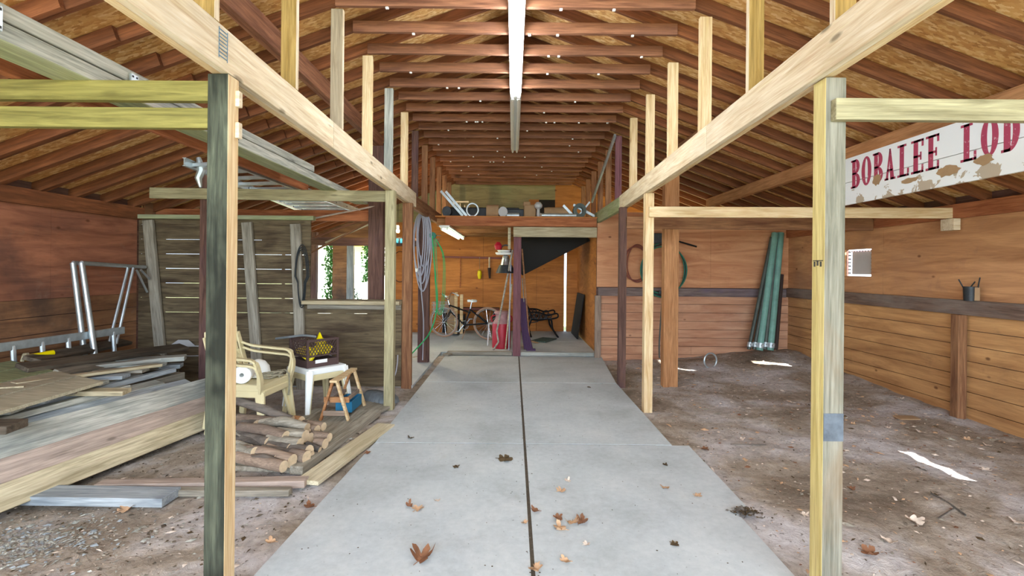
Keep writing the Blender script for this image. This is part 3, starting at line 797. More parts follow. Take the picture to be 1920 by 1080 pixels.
o = lumber('stored_board', (-2.20, .3, 2.345), (-2.24, 5.3, 2.345), .045, .14, 'orange_beam'); tag(o, 'orange-brown board stored on edge over the left crossbars', 'board', None, 'thing')
# aluminium ladder over the far left crossbar
t = thing('aluminium_ladder', 'aluminium ladder lying flat over the far left crossbar', 'ladder', (0, 0, 0))
A0, A1 = Vector((-2.79, 4.15, 2.335)), Vector((-3.12, 7.35, 2.29)); B0, B1 = Vector((-2.38, 4.0, 2.335)), Vector((-2.30, 7.35, 2.29))
for P0, P1 in ((A0, A1), (B0, B1)):
    mb = MB().bar(P0, P1, .008, .07).bar(P0+Vector((0, 0, .033)), P1+Vector((0, 0, .033)), .03, .006).bar(P0-Vector((0, 0, .033)), P1-Vector((0, 0, .033)), .03, .006)
    for k in range(9):
        p = P0.lerp(P1, (k+.5)/9); mb.box(p+Vector((.005, 0, 0)), (.004, .012, .02), mi=1)
    mb.build('rail', ['aluminium', 'dark_metal'], t)
for k in range(11):
    f = (k+.5)/11; p = A0.lerp(A1, f); q = B0.lerp(B1, f)
    MB().bar(p, q, .045, .03).build('rung', 'aluminium', t)
# bent aluminium end bracket hung by the dark post
t = thing('metal_bracket', 'bent bright metal bracket hung beside the nearest left post', 'bracket', (0, 0, 0))
p = at(372, 330, 4.3)
MB().tube([p+Vector((.0, 0, .16)), p+Vector((.03, 0, .05)), p+Vector((.0, 0, -.02)), p+Vector((.02, 0, -.1))], [.02, .035, .03, .012], 8).build('hook', 'galv', t, smooth=True)
# aisle-facing pegs on the post
for zz in (2.20, 2.06):
    tag(MB().box((-1.236, 2.20, zz), (.018, .03, .07)).build('wood_cleat', 'pine_pale', bevel=.003), f'small pale cleat on the nearest left post, the {"upper" if zz > 2.1 else "lower"} one', 'block')

# ------------------------------------------------------------------ lumber pile
def plank(p0, p1, w, t_, tilt, mat, label, name='plank', cat='plank', group='boards of the lumber pile'):
    o = lumber(name, p0, p1, w, t_, mat, up=(math.sin(tilt), 0, math.cos(tilt)), bevel=.005)
    return tag(o, label, cat, group, 'thing')
D = math.radians
plank((-3.147, 1.9, .085), (-2.716, 4.75, .06), .155, .045, D(66), 'cream_board', 'long cream plank at the foot of the lumber pile, with dark knots')
plank((-3.245, 1.9, .218), (-2.785, 4.8, .168), .15, .04, D(62), 'pinkish', 'brownish plank lying just above the lowest cream plank of the pile')
plank((-3.375, 1.9, .345), (-2.885, 4.85, .285), .20, .045, D(46), 'weathered', 'wide blue-white plank facing the aisle in the lumber pile')
plank((-3.47, 1.9, .405), (-3.02, 4.6, .35), .13, .045, D(22), 'blue_grey', 'blue-grey plank flat above the wide blue-white one')
plank((-3.58, 2.0, .44), (-3.16, 4.4, .40), .11, .04, D(12), 'weathered', 'pale weathered plank set back from the aisle in the pile')
plank((-3.75, 2.2, .36), (-3.50, 4.9, .34), .5, .12, 0, 'grey_wood', 'thick grey timber under the middle of the pile')
plank((-3.75, 2.0, .20), (-3.30, 4.9, .17), .8, .14, 0, 'old_dark', 'dark bottom timber buried in the pile')
plank((-4.2, 2.0, .25), (-4.0, 5.2, .22), .6, .3, 0, 'old_dark', 'dark timber along the left wall under the pile')
rr = random.Random(21)
for i in range(7):
    y = 3.1+i*.25; x = -3.50-.02*i
    plank((x-.22, y, .50+.012*(i % 2)), (x+.28, y+.10, .505), .13, .03, 0, ['weathered', 'blue_grey', 'grey_wood'][i % 3], f'short pale decking board laid across the pile, {ORD[i]} from the camera', 'decking_board', 'board', 'short boards across the pile')
rr = random.Random(31)
for i in range(9):
    x = -3.28-.085*i; ye = (4.1, 4.75, 3.9, 4.55, 4.9, 4.2, 4.8, 4.4, 5.0)[i]; z_ = .455+.012*(i % 3)
    plank((x-.12, 2.0, z_+.01), (x+.06+.02*(i % 2), ye, z_-.02), .075, .04, D(rr.uniform(-4, 14)), ['weathered', 'blue_grey', 'grey_wood', 'weathered', 'old_dark'][i % 5], f'narrow weathered board running along the pile, {ORD[i]} from the aisle', 'narrow_board', 'board', 'narrow boards along the pile')
plank((-3.66, 3.6, .575), (-3.32, 4.62, .52), .08, .025, 0, 'cream_board', 'thin yellowish strip on top of the short boards')
plank((-3.86, 4.3, .54), (-3.40, 5.05, .52), .10, .035, 0, 'weathered', 'light grey board end sticking out toward the partition')
plank((-3.95, 4.7, .52), (-3.33, 5.0, .52), .16, .045, 0, 'weathered', 'white-edged board lying level at the back of the pile')
plank((-3.92, 4.85, .43), (-3.40, 5.05, .43), .14, .04, 0, 'blue_grey', 'blue-grey board under the white-edged one at the back')
plank((-3.9, 4.95, .35), (-3.48, 5.1, .35), .12, .03, 0, 'old_dark', 'dark thin board at the back of the pile')
for i, (a, b, za, zb, w_, m_, lab) in enumerate((
        ((40, 690), (345, 650), 3.9, 5.5, .13, 'old_dark', 'long curved old board with split edge over the back of the pile'),
        ((110, 700), (300, 668), 4.0, 5.4, .10, 'grey_wood', 'grey board lying under the curved split one'),
        ((60, 675), (235, 640), 4.2, 5.6, .15, 'old_dark', 'dark old board nearest the left wall on the pile'),
        ((150, 688), (255, 663), 4.3, 5.2, .06, 'blue_grey', 'narrow bluish strip between the old boards'))):
    A = at(*a, za); B = at(*b, zb); plank(A, B, w_, .035, D(18+8*(i % 2)), m_, lab)
# tongue-and-groove panel on top
t = thing('board_panel', 'green-tan panel of joined boards lying on the near end of the pile', 'panel', (0, 0, 0))
a, b, c_, d_ = at(188, 728, 3.75), at(60, 690, 4.45), at(-210, 735, 3.1), at(15, 785, 2.95)
a = Vector((-3.16, 3.80, .53)); b = Vector((-4.35, 4.25, .60)); c_ = Vector((-4.35, 2.1, .60)); d_ = Vector((-3.08, 2.3, .53))
for i in range(4):
    f0, f1 = i/4+.010, (i+1)/4-.010
    q = [a.lerp(b, f0), a.lerp(b, f1), c_.lerp(d_, 1-f1), c_.lerp(d_, 1-f0)]
    mb = MB(); up = Vector((0, 0, .022)); mb.add([v+up for v in q]+q, [(0, 1, 2, 3), (7, 6, 5, 4), (0, 4, 5, 1), (1, 5, 6, 2), (2, 6, 7, 3), (3, 7, 4, 0)])
    o = mb.build('board', 'panel_tan' if i < 2 else 'green_under', t, origin=q[3])
    if i >= 2: o['label'] = 'greener board'
lo = MB().bar((-3.75, 3.35, .595), (-3.5, 3.52, .578), .02, .01).build('wood_strip', 'cream_board'); tag(lo, 'thin light stick on the green-tan panel', 'stick')
plank((-3.55, 2.9, .475), (-3.0, 2.98, .47), .16, .05, 0, 'old_dark', 'brown board end poking out under the front corner of the panel')
plank((-3.35, 3.72, .49), (-2.98, 3.80, .475), .13, .035, 0, 'cream_board', 'tan board end under the far corner of the panel')

# ladder leaning low along the left wall
t = thing('metal_ladder', 'grey metal ladder lying on its side along the left wall', 'ladder', (0, 0, 0))
P0, P1 = at(-60, 660, 3.95), at(232, 619, 5.35)
for dz in (0, -.40): MB().bar(P0+Vector((0, 0, dz)), P1+Vector((0, 0, dz)), .03, .075).build('rail', 'galv', t, bevel=.004)
for k in range(6):
    p = P0.lerp(P1, .06+k*.17); MB().tube([p, p+Vector((.03, 0, -.40))], .02, 8).build('rung', 'aluminium', t, smooth=True)
A = at(48, 671, 4.25); B = at(100, 661, 4.45)
t = thing('yellow_tool', 'bright yellow tubular tool lying on the low metal ladder', 'tool', tuple(A))
MB().tube([(0, 0, 0), B-A], .024, 12).build('tube', 'yellow', t, smooth=True)
MB().tube([(-.03, 0, -.03), (-.01, 0, .03), (.02, 0, .03)], .014, 8).build('end_cap', 'cream_board', t, smooth=True)
# tube frames leaning at the wall
for k, (tl, bl_, Z) in enumerate((((137, 493), (157, 655), 5.0), ((153, 493), (176, 652), 4.95))):
    t = thing('scaffold_frame', ['silver tube frame leaning on the left wall, the one against the boards', 'silver tube frame leaning on the left wall, the outer one'][k], 'frame', (0, 0, 0), group='tube frames at the left wall')
    P = at(*tl, Z); Q = at(*bl_, Z); TR = at(272-k*2, 501, 5.9); BR = at(276, 560, 5.92)
    MB().tube([P, Q+(Q-P)*.4], .026, 10).build('upright', 'aluminium', t, smooth=True)
    MB().tube([P, TR], .022, 10).build('top_tube', 'aluminium', t, smooth=True)
    MB().tube([at(240+k*10, 502, 5.6), at(204+k*14, 645, 5.35)], .014, 8).build('brace', 'aluminium', t, smooth=True)
    MB().tube([at(256+k*8, 506, 5.72), at(276+k*4, 548-k*25, 5.88)], .012, 8).build('brace', 'aluminium', t, smooth=True)
# low shelf bracket between partition studs
t = thing('saw_bracket', 'pale blue metal bracket low between the partition studs', 'bracket', (0, 0, 0))
p = at(345, 648, 5.96)
MB().prism([(-.17, 0), (.14, 0), (.06, .07), (-.07, .07)], .006, Matrix.Translation(p) @ Matrix.Rotation(PI/2, 4, 'X')).build('plate', 'panel_grey', t)
MB().bar(p+Vector((-.25, .01, -.005)), p+Vector((.30, .01, -.005)), .02, .012).bar(p+Vector((-.25, .01, -.13)), p+Vector((.30, .01, -.12)), .02, .012).build('strip', 'panel_grey', t)

# ------------------------------------------------------------------ ground planks on the left
def gplank(a, b, w, t_, mat, label, z=None, cat='plank'):
    A, B = G(*a), G(*b); zz = t_/2-.02 if z is None else z; A.z = B.z = zz
    return tag(lumber('ground_plank', A, B, w, t_, mat), label, cat, None, 'thing')
gplank((185, 912), (575, 905), .085, .05, 'pinkish', 'brownish board lying across the dirt below the firewood')
gplank((300, 922), (545, 922), .06, .04, 'grey_wood', 'narrow grey board lying in front of the brownish one')
gplank((60, 930), (322, 934), .17, .055, 'blue_grey', 'thick blue-grey plank end on the dirt by the lumber pile')
gplank((575, 905), (724, 797), .17, .03, 'greige', 'flat light tan plank beside the concrete aisle', .0).data.materials[0] = MATS['sand_board']
gplank((555, 885), (705, 775), .10, .06, 'grey_wood', 'grey edging plank between firewood and aisle', .01)
gplank((480, 880), (640, 770), .55, .035, 'grey_wood', 'weathered board platform under the firewood', .0)
gplank((640, 790), (715, 755), .35, .03, 'grey_wood', 'weathered board platform by the half wall', -.005)

# ------------------------------------------------------------------ firewood
rr = random.Random(3)
def log(p, q, r, bend, mat, label, r2=None, name='log'):
    p, q = Vector(p), Vector(q); m = (p+q)/2+Vector(bend); pts = wobble([p, p.lerp(m, .6), m, m.lerp(q, .5), q], 3)
    n = 12; L_ = len(pts); r2 = r if r2 is None else r2
    mb = MB(); rs = [(r2+(r-r2)*i/(L_-1))*(1+.06*noise.noise(Vector((i*.9, p.x*5, p.y*7)))) for i in range(L_)]
    mb.tube([x_-p for x_ in pts], rs, n, cap=False)
    base = (L_-1)*n
    mb.f += [tuple(range(n))[::-1], tuple(base+k for k in range(n))]; mb.m += [1, 1]
    o = mb.build(name, [mat, 'log_end'], smooth=True); o.location = p
    return tag(o, label, 'log', 'firewood pile')
K = ['bark', 'peeled', 'bark', 'grey_wood']
rows_ = [  # (right end px, depth, length, radius, yaw, material, bend, label)
    ((532, 885), 3.42, .46, .036, .02, 'peeled', 0, 'smooth straight tan log at the front foot of the pile'),
    ((548, 868), 3.50, .55, .042, -.05, 'peeled', .02, 'pale grey smooth log above the front one'),
    ((528, 868), 3.46, .30, .018, -.5, 'bark', .03, 'thin crooked branch hooked over the front logs'),
    ((575, 862), 3.58, .14, .04, -.1, 'peeled', 0, 'short pinkish log end with split bark near the front'),
    ((580, 846), 3.66, .75, .040, .06, 'bark', -.03, 'long dark bent log across the middle of the pile'),
    ((563, 832), 3.74, .30, .038, -.25, 'grey_wood', 0, 'whitish log end under the long bent log'),
    ((582, 822), 3.90, .28, .040, -.3, 'bark', 0, 'dark log with a round pale end in the middle'),
    ((610, 832), 3.82, .09, .034, -.2, 'peeled', 0, 'short orange-brown chunk at the right foot of the pile'),
    ((618, 820), 3.92, .16, .030, -.1, 'peeled', 0, 'short reddish chunk above the orange-brown one'),
    ((573, 818), 3.84, .26, .042, -.4, 'grey_wood', 0, 'grey log with bright cut end left of the middle'),
    ((536, 818), 3.80, .50, .036, .1, 'peeled', .02, 'greenish tan log leaning across the left of the pile'),
    ((530, 813), 3.92, .20, .036, -.2, 'bark', 0, 'log with a white round end on the left'),
    ((560, 803), 4.02, .22, .036, -.2, 'bark', 0, 'log with a large pale oval end near the top'),
    ((595, 806), 4.08, .18, .032, 0, 'peeled', 0, 'short yellowish log near the top right'),
    ((607, 800), 4.15, .22, .030, 0, 'peeled', 0, 'log with squared pale end at the back right'),
    ((590, 820), 4.0, .20, .034, .1, 'bark', 0, 'dark knobbly log behind the middle'),
    ((547, 788), 4.14, .55, .032, -.75, 'bark', .01, 'long grey log sloping down to the left over the pile'),
    ((565, 790), 4.2, .08, .036, 0, 'orange_post', 0, 'reddish stub at the top of the pile'),
    ((578, 795), 4.2, .16, .024, 0, 'bark', 0, 'small dark log on the back right'),
    ((525, 787), 4.25, .32, .028, -.1, 'bark', .015, 'grey curved branch along the back of the pile'),
    ((492, 789), 4.26, .14, .026, 0, 'grey_wood', 0, 'short grey branch at the back left'),
    ((516, 795), 4.15, .18, .026, .1, 'peeled', 0, 'yellowish log behind the sloping one'),
    ((497, 805), 4.06, .22, .030, .15, 'peeled', 0, 'brown split log on the far left'),
    ((480, 812), 4.0, .16, .022, .4, 'peeled', 0, 'thin stick end at the left edge of the pile'),
    ((470, 838), 3.74, .20, .016, .5, 'grey_wood', 0, 'thin white-ended stick at the lower left'),
    ((600, 843), 3.76, .12, .022, -.8, 'bark', 0, 'thin bark-covered stick leaning at the right foot'),
    ((560, 856), 3.6, .35, .036, 0, 'bark', 0, 'dark log tucked under the long bent one'),
    ((545, 842), 3.72, .50, .040, 0, 'bark', 0, 'dark log hidden in the middle of the pile'),
    ((560, 828), 3.9, .50, .040, 0, 'bark', 0, 'dark log buried behind the middle'),
    ((550, 815), 4.06, .50, .042, 0, 'grey_wood', 0, 'grey log buried at the back'),
    ((575, 808), 4.14, .40, .040, 0, 'bark', 0, 'dark log buried at the back right'),
    ((520, 870), 3.52, .40, .040, 0, 'bark', 0, 'dark log behind the two smooth front ones'),
    ((600, 822), 4.0, .30, .032, 0, 'bark', 0, 'thin dark log under the yellowish one'),
]
rx = random.Random(8)
for k in range(16):
    Zk = rx.uniform(3.5, 4.3); xk = rx.uniform(470, 590)
    rows_.append(((xk, 895-(Zk-3.4)*95-rx.uniform(8, 40)), Zk, rx.uniform(.18, .5), rx.uniform(.022, .038), rx.uniform(-.7, .5), rx.choice(['bark', 'bark', 'grey_wood', 'peeled']), rx.uniform(-.03, .04), 'grey-brown branch log lying among the others in the firewood pile'))
for (px, py), Z, ln, r, yaw, m_, bd, lab in rows_:
    r *= 1.15
    q = at(px, py, Z); q.z = max(q.z, r+.02); dv = Vector((-math.cos(yaw), .38+.35*math.sin(yaw), math.sin(yaw)*-.28 if yaw < -.6 else .0)); dv.normalize()
    ln = max(.08, min(ln, q.x+548*Z/920))
    p = q+dv*ln; p.z = max(p.z, r+.02)
    log(p, q, r, (0, 0, bd), m_, lab)

# ------------------------------------------------------------------ plastic chairs, stool, crate
def tbar(mb, p0, p1, w0, w1, t0, t1, up=(0, 0, 1)):
    p0, p1 = Vector(p0), Vector(p1); R = frame_from(p1-p0, up); y, z = R.col[1], R.col[2]
    vs = [p0+y*a*w0/2+z*b*t0/2 for a, b in ((-1, -1), (1, -1), (1, 1), (-1, 1))]+[p1+y*a*w1/2+z*b*t1/2 for a, b in ((-1, -1), (1, -1), (1, 1), (-1, 1))]
    mb.add(vs, [(3, 2, 1, 0), (4, 5, 6, 7), (0, 1, 5, 4), (1, 2, 6, 5), (2, 3, 7, 6), (3, 0, 4, 7)]); return mb
def armchair(label, loc, rz, mat='beige_plastic', sz=.42):
    t = thing('plastic_armchair', label, 'chair', loc, rz, 'stackable beige plastic armchairs')
    mb = MB().box((0, 0, sz-.012), (.44, .44, .024)).box((.225, 0, sz-.03), (.02, .44, .06)).box((0, .225, sz-.03), (.44, .02, .06)).box((0, -.225, sz-.03), (.44, .02, .06))
    mb.build('seat', mat, t, bevel=.012)
    for sx in (1, -1):
        for sy in (1, -1):
            mb = MB(); top = Vector((sx*.205, sy*.215, sz-.02)); bot = Vector((sx*.255, sy*.25, 0))
            tbar(mb, bot, top, .040, .075, .022, .03, up=(0, 1, 0)); tbar(mb, bot+Vector((-sx*.012, -sy*.012, 0)), top+Vector((-sx*.02, -sy*.03, 0)), .022, .03, .040, .07, up=(0, 1, 0))
            mb.build('leg', mat, t, bevel=.006)
    for sy in (1, -1):
        pts = wobble([(.215, sy*.225, sz-.02), (.235, sy*.265, sz+.12), (.20, sy*.29, sz+.215), (.05, sy*.295, sz+.235), (-.15, sy*.265, sz+.26), (-.235, sy*.21, sz+.30)], 4)
        mb = MB()
        for p, q in zip(pts, pts[1:]): tbar(mb, p, q+(q-p)*.12, .05, .05, .02, .02, up=(0, 0, 1) if abs((q-p).normalized().z) < .8 else (1, 0, 0))
        mb.build('armrest', mat, t, bevel=.004)
    mb = MB()
    def bp(a, z): return Vector((-.215-.28*(z)-.05*math.cos(a*1.2)+.05, .235*math.sin(a), sz+z))
    for k in range(7):
        a = -1.2+k*.4
        tbar(mb, bp(a, -.01), bp(a, .40), .055 if k not in (0, 6) else .06, .055, .014, .014, up=(1, 0, 0))
    for z_ in (.03, .21, .40):
        for k in range(12):
            a = -1.25+k*.2; tbar(mb, bp(a, z_), bp(a+.205, z_), .014, .014, .06 if z_ != .4 else .09, .06 if z_ != .4 else .09)
    mb.build('backrest', mat, t, bevel=.004)
    return t
armchair('beige plastic armchair, lower one of the stacked pair', (-2.35, 4.45, .0), -.08, sz=.385)
armchair('beige plastic armchair, upper one of the stacked pair, with rope on its seat', (-2.365, 4.45, .05), -.08, sz=.385)
def stool(label, loc, rz, mat, h=.43):
    t = thing('plastic_stool', label, 'stool', loc, rz, 'stacked plastic stools')
    MB().box((0, 0, h-.012), (.40, .40, .024)).box((.2, 0, h-.03), (.016, .40, .06)).box((-.2, 0, h-.03), (.016, .40, .06)).box((0, .2, h-.03), (.40, .016, .06)).box((0, -.2, h-.03), (.40, .016, .06)).build('seat', mat, t, bevel=.01)
    for sx in (1, -1):
        for sy in (1, -1):
            mb = MB(); tbar(mb, (sx*.235, sy*.235, 0), (sx*.185, sy*.185, h-.02), .045, .085, .02, .03, up=(0, 1, 0)); tbar(mb, (sx*.228, sy*.228, 0), (sx*.178, sy*.178, h-.02), .02, .03, .045, .085, up=(0, 1, 0))
            mb.build('leg', mat, t, bevel=.006)
    return t
stool('white plastic stool carrying the brown crate', (-2.02, 5.10, .015), PI/4+.1, 'white_plastic')
stool('beige plastic stool stacked under the white one', (-2.02, 5.10, -.045), PI/4+.1, 'beige_plastic')
# crate
t = thing('milk_crate', 'brown lattice milk crate standing on the white stool', 'crate', (-2.06, 5.10, .447), PI/4+.12)
w, h = .33, .28
mb = MB()
for sx in (-1, 1):
    for sy in (-1, 1): mb.box((sx*w/2, sy*w/2, h/2), (.022, .022, h))
for z_, hh in ((h-.012, .024), (.035, .07), (.11, .012)):
    for s_ in (-1, 1): mb.box((0, s_*w/2, z_), (w, .014, hh)).box((s_*w/2, 0, z_), (.014, w, hh))
mb.box((0, 0, .01), (w, w, .014)); mb.build('frame', 'crate_plastic', t, bevel=.002)
for s_ in (-1, 1):
    for ax in (0, 1):
        mb = MB()
        for k in range(11):
            u0 = -w/2+k*w/10
            for dr in (-1, 1):
                u1 = u0+dr*.10
                z0_, z1_ = .11, h-.02
                if u1 > w/2: z1_ = z0_+(z1_-z0_)*(w/2-u0)/(u1-u0) if u1 != u0 else z1_; u1 = w/2
                if u1 < -w/2: z1_ = z0_+(z1_-z0_)*(u0+w/2)/(u0-u1); u1 = -w/2
                if abs(z1_-z0_) < .01: continue
                p, q = ((u0, s_*w/2, z0_), (u1, s_*w/2, z1_)) if ax == 0 else ((s_*w/2, u0, z0_), (s_*w/2, u1, z1_))
                mb.bar(p, q, .006, .006)
        mb.build('lattice', 'crate_plastic', t)
MB().box((w/2+.008, .02, .055), (.002, .13, .035)).build('tag', 'white_paint', t)
MB().box((-.02, -w/2-.008, .055), (.13, .002, .035)).build('tag', 'white_paint', t)
t2 = thing('yellow_bundle', 'bright yellow plastic bundle filling the crate', 'bundle', (-2.06, 5.10, .47), PI/4+.12)
mb = MB()
for k in range(5): mb.tube(wobble([(-.13, -.12+k*.06, .03+.02*k), (-.04, -.13+k*.06, .13), (.06, -.11+k*.06, .10), (.13, -.1+k*.05, .16)], 4), .026, 8)
mb.build('strap', 'yellow', t2, smooth=True)
MB().prism([(-.05, 0), (.05, 0), (.0, .11)], .02, Matrix.Translation((.02, -.06, .20)) @ Matrix.Rotation(PI/2, 4, 'X')).prism([(-.04, 0), (.05, 0), (.01, .06)], .02, Matrix.Translation((.12, .06, .17)) @ Matrix.Rotation(PI/2, 4, 'X')).build('flap', 'yellow', t2)
tag(MB().tube(wobble([(-2.42, 5.02, .72), (-2.25, 4.98, .745), (-2.12, 4.98, .76), (-2.0, 5.0, .745)], 5), [.012]*16, 8).build('grey_bar', 'tarp_grey', smooth=True), 'dark grey strip resting over the crate rim', 'strip')
# rope on the chair seat
mb = MB(); rr = random.Random(9)
pts = []
for k in range(60):
    a = k*.55; pts.append(Vector((-2.21+.075*math.cos(a)*(1+.3*math.sin(k*.37)), 4.50+.06*math.sin(a*1.05), .445+.0007*k+.008*math.sin(k*1.3))))
pts += [Vector((-2.13, 4.60, .49)), Vector((-2.10, 4.62, .45)), Vector((-2.09, 4.61, .34)), Vector((-2.10, 4.61, .25))]
mb.tube(pts, .008, 6); tag(mb.build('rope', 'rope', smooth=True), 'grey-green rope heaped on a beige chair seat, one end hanging', 'rope')
t = thing('white_roll', 'white roll with a dark core lying on the upper beige armchair', 'roll', (-2.36, 4.31, .513), 0)
MB().lathe([(.018, -.07), (.072, -.07), (.078, -.06), (.078, .06), (.072, .07), (.018, .07), (.018, -.07)], n=28, R=Matrix.Rotation(PI/2, 3, 'X') @ Matrix.Rotation(.3, 3, 'Y')).build('roll', 'white_plastic', t, smooth=True)
t = thing('white_helmet', 'white rounded helmet-like shell behind the white roll', 'helmet', (-2.36, 4.56, .50))
MB().lathe([(.10, -.06), (.105, -.03), (.095, .03), (.06, .075), (.02, .092), (0, .095)], n=24).build('shell', 'white_plastic', t, smooth=True)
MB().lathe([(.10, -.06), (.118, -.055), (.118, -.048), (.104, -.045)], n=24).build('rim', 'white_plastic', t, smooth=True)

# small sawhorse-shaped step
t = thing('wooden_sawhorse', 'small wooden A-frame sawhorse on the weathered boards', 'sawhorse', (-1.66, 4.6, .02), 0)
MB().box((0, .25, .372), (.07, .60, .022)).build('top_board', 'pine', t, bevel=.003)
for yy in (.0, .50):
    for s_ in (-1, 1):
        mb = MB(); tbar(mb, (s_*.13, yy, 0), (s_*.02, yy, .362), .022, .022, .035, .035, up=(0, 1, 0)); mb.build('leg', 'pine' if s_ > 0 else 'orange_post', t)
    MB().box((0, yy-.015, .07), (.20, .015, .045)).build('brace', 'peeled', t)
MB().box((.07, .25, .16), (.02, .50, .035)).box((-.07, .25, .16), (.02, .50, .035)).build('side_rail', 'peeled', t)
MB().box((0, .05, .18), (.24, .02, .05)).build('brace', 'orange_post', t)
t = thing('blue_tray', 'blue plastic tray set under the wooden sawhorse', 'tray', (-1.62, 4.88, .06), 0)
mb = MB().box((0, 0, 0), (.15, .30, .01))
for s_ in (-1, 1): mb.box((s_*.075, 0, .05), (.008, .30, .10)).box((0, s_*.15, .05), (.15, .008, .10))
mb.build('tray', 'blue_plastic', t)
tag(MB().tube(wobble([(-1.52, 5.85, .02), (-1.40, 5.82, .16), (-1.365, 5.82, .30), (-1.36, 5.83, .42)], 5), .006, 6).build('cord', 'grey_hose', smooth=True), 'thin grey cord hanging at the second left post', 'cord')
mb = MB(); 
for k in range(5): mb.lathe([(0, .09), (.07, .085), (.12, .04), (.13, 0)], (-1.55+.05*k, 5.45-.03*k, .0), 10)
tag(mb.build('clear_bag', 'tarp_grey', smooth=True), 'crumpled grey plastic bag at the foot of the half wall', 'bag')

# ------------------------------------------------------------------ back room
# bicycle; local x points to the rear wheel
FW, RW = at(832, 603, 10.0), at(912, 603, 9.75)
ang = math.atan2(-.30, .92)
t = thing('bicycle', 'black bicycle with pinkish tan tyres and a front basket', 'bicycle', (FW.x, 10.02, .05), ang)
R_ = .325; wb = .97; XR = Matrix.Rotation(PI/2, 3, 'X')
for x_ in (0, wb):
    wh = MB().ring((x_, 0, R_), R_-.02, .02, 40, XR, 8).build('wheel', 'tyre_tan', t, smooth=True)
    MB().ring((x_, 0, R_), R_-.045, .009, 40, XR, 6).build('rim', 'chrome', wh, smooth=True)
    mb = MB()
    for k in range(18):
        a = 2*PI*k/18; mb.tube([(x_, 0.02*(-1)**k, R_), (x_+(R_-.045)*math.cos(a), 0, R_+(R_-.045)*math.sin(a))], .0035, 4)
    mb.build('spokes', 'chrome', wh); MB().lathe([(0, -.035), (.025, -.035), (.025, .035), (0, .035)], (x_, 0, R_), 12, XR).build('hub', 'chrome', wh)
bb = Vector((.46, 0, .27)); hd = Vector((.12, 0, .66)); hb = Vector((.155, 0, .52)); st = Vector((.585, 0, .60))
mb = MB()
for p, q in ((hd, st-Vector((0, 0, .08))), (hb, bb), (bb, st), (bb, (wb, .04, R_)), (bb, (wb, -.04, R_)), (st-Vector((0, 0, .02)), (wb, .04, R_)), (st-Vector((0, 0, .02)), (wb, -.04, R_)), (hd, hb)): mb.tube([p, q], .016, 8)
mb.build('frame', 'black_metal', t, smooth=True)
mb = MB()
for s_ in (-1, 1): mb.tube([(.145, s_*.03, .54), (.06, s_*.045, .38), (0, s_*.045, R_)], .011, 8)
mb.build('fork', 'black_metal', t, smooth=True)
hbr = MB().tube(wobble([(.16, -.27, .86), (.06, -.22, .90), (.085, -.05, .78), (.085, .05, .78), (.06, .22, .90), (.16, .27, .86)], 5), .011, 8).tube([(.12, 0, .66), (.085, 0, .78)], .013, 8).build('handlebar', 'chrome', t, smooth=True)
for s_ in (-1, 1): MB().tube([(.16, s_*.27, .86), (.20, s_*.285, .84)], .018, 8).build('grip', 'white_plastic', hbr, smooth=True)
MB().tube([st, st+Vector((.03, 0, .14))], .012, 8).build('seat_post', 'chrome', t, smooth=True)
MB().lathe([(0, .03), (.05, .028), (.075, .01), (.07, -.02), (0, -.03)], (.65, 0, .76), 16).lathe([(0, .02), (.028, .018), (.035, 0), (0, -.02)], (.55, 0, .765), 12).box((.59, 0, .758), (.12, .05, .04)).build('saddle', 'white_plastic', t, smooth=True)
mb = MB(); bx = -.09
for z_ in (.50, .58, .66, .72):
    mb.tube([(bx-.11, -.14, z_), (bx+.11, -.14, z_), (bx+.11, .14, z_), (bx-.11, .14, z_)], .005, 4, closed=True)
for k in range(6):
    for s_ in (-1, 1): mb.tube([(bx-.11+k*.044, s_*.14, .5), (bx-.11+k*.044, s_*.14, .72)], .004, 4).tube([(bx+s_*.11, -.14+k*.056, .5), (bx+s_*.11, -.14+k*.056, .72)], .004, 4)
mb.build('basket', 'galv', t)
MB().ring(bb, .085, .007, 28, XR).tube([bb+Vector((0, -.04, 0)), bb+Vector((-.10, -.05, -.12))], .01, 6).tube([bb+Vector((0, .04, 0)), bb+Vector((.10, .05, .12))], .01, 6).box(bb+Vector((-.10, -.09, -.12)), (.09, .07, .02)).box(bb+Vector((.10, .09, .12)), (.09, .07, .02)).build('crank', 'chrome', t, smooth=True)
MB().tube([(.50, .03, .27), (.47, -.14, .0)], .010, 6).build('kickstand', 'chrome', t, smooth=True)
# things behind the bicycle
def onbox(name, lab, cat, p, d, mat, rz=0, bev=.01):
    o = MB().box((0, 0, d[2]/2), d).build(name, mat, bevel=bev); o.location = p; o.rotation_euler = (0, 0, rz); return tag(o, lab, cat)
t = thing('dark_bench_seat', 'dark low bench with a reddish edge against the back wall behind the bicycle', 'bench', (-.95, 10.85, .05))
MB().box((0, 0, .52), (1.3, .36, .05)).build('top', 'rubber', t, bevel=.01)
MB().box((0, -.185, .53), (1.3, .02, .03)).build('edge', 'red_hose', t)
for s_ in (-1, 1): MB().box((s_*.55, 0, .25), (.06, .32, .49)).build('leg', 'black_metal', t)
onbox('dark_box', 'dark square box standing under the low bench', 'box', (-1.2, 10.84, .05), (.3, .28, .40), 'black_metal')
onbox('leaning_board', 'cream board end leaning behind the handlebars', 'board', (-1.22, 10.55, .05), (.07, .03, .89), 'pine', .1)
onbox('leaning_board', 'cream board end beside the bicycle basket', 'board', (-1.10, 10.55, .05), (.07, .03, .85), 'pine', -.1)
onbox('leaning_board', 'grey-tan board leaning between the two cream ones', 'board', (-1.34, 10.62, .05), (.16, .02, .82), 'cardboard', 0)

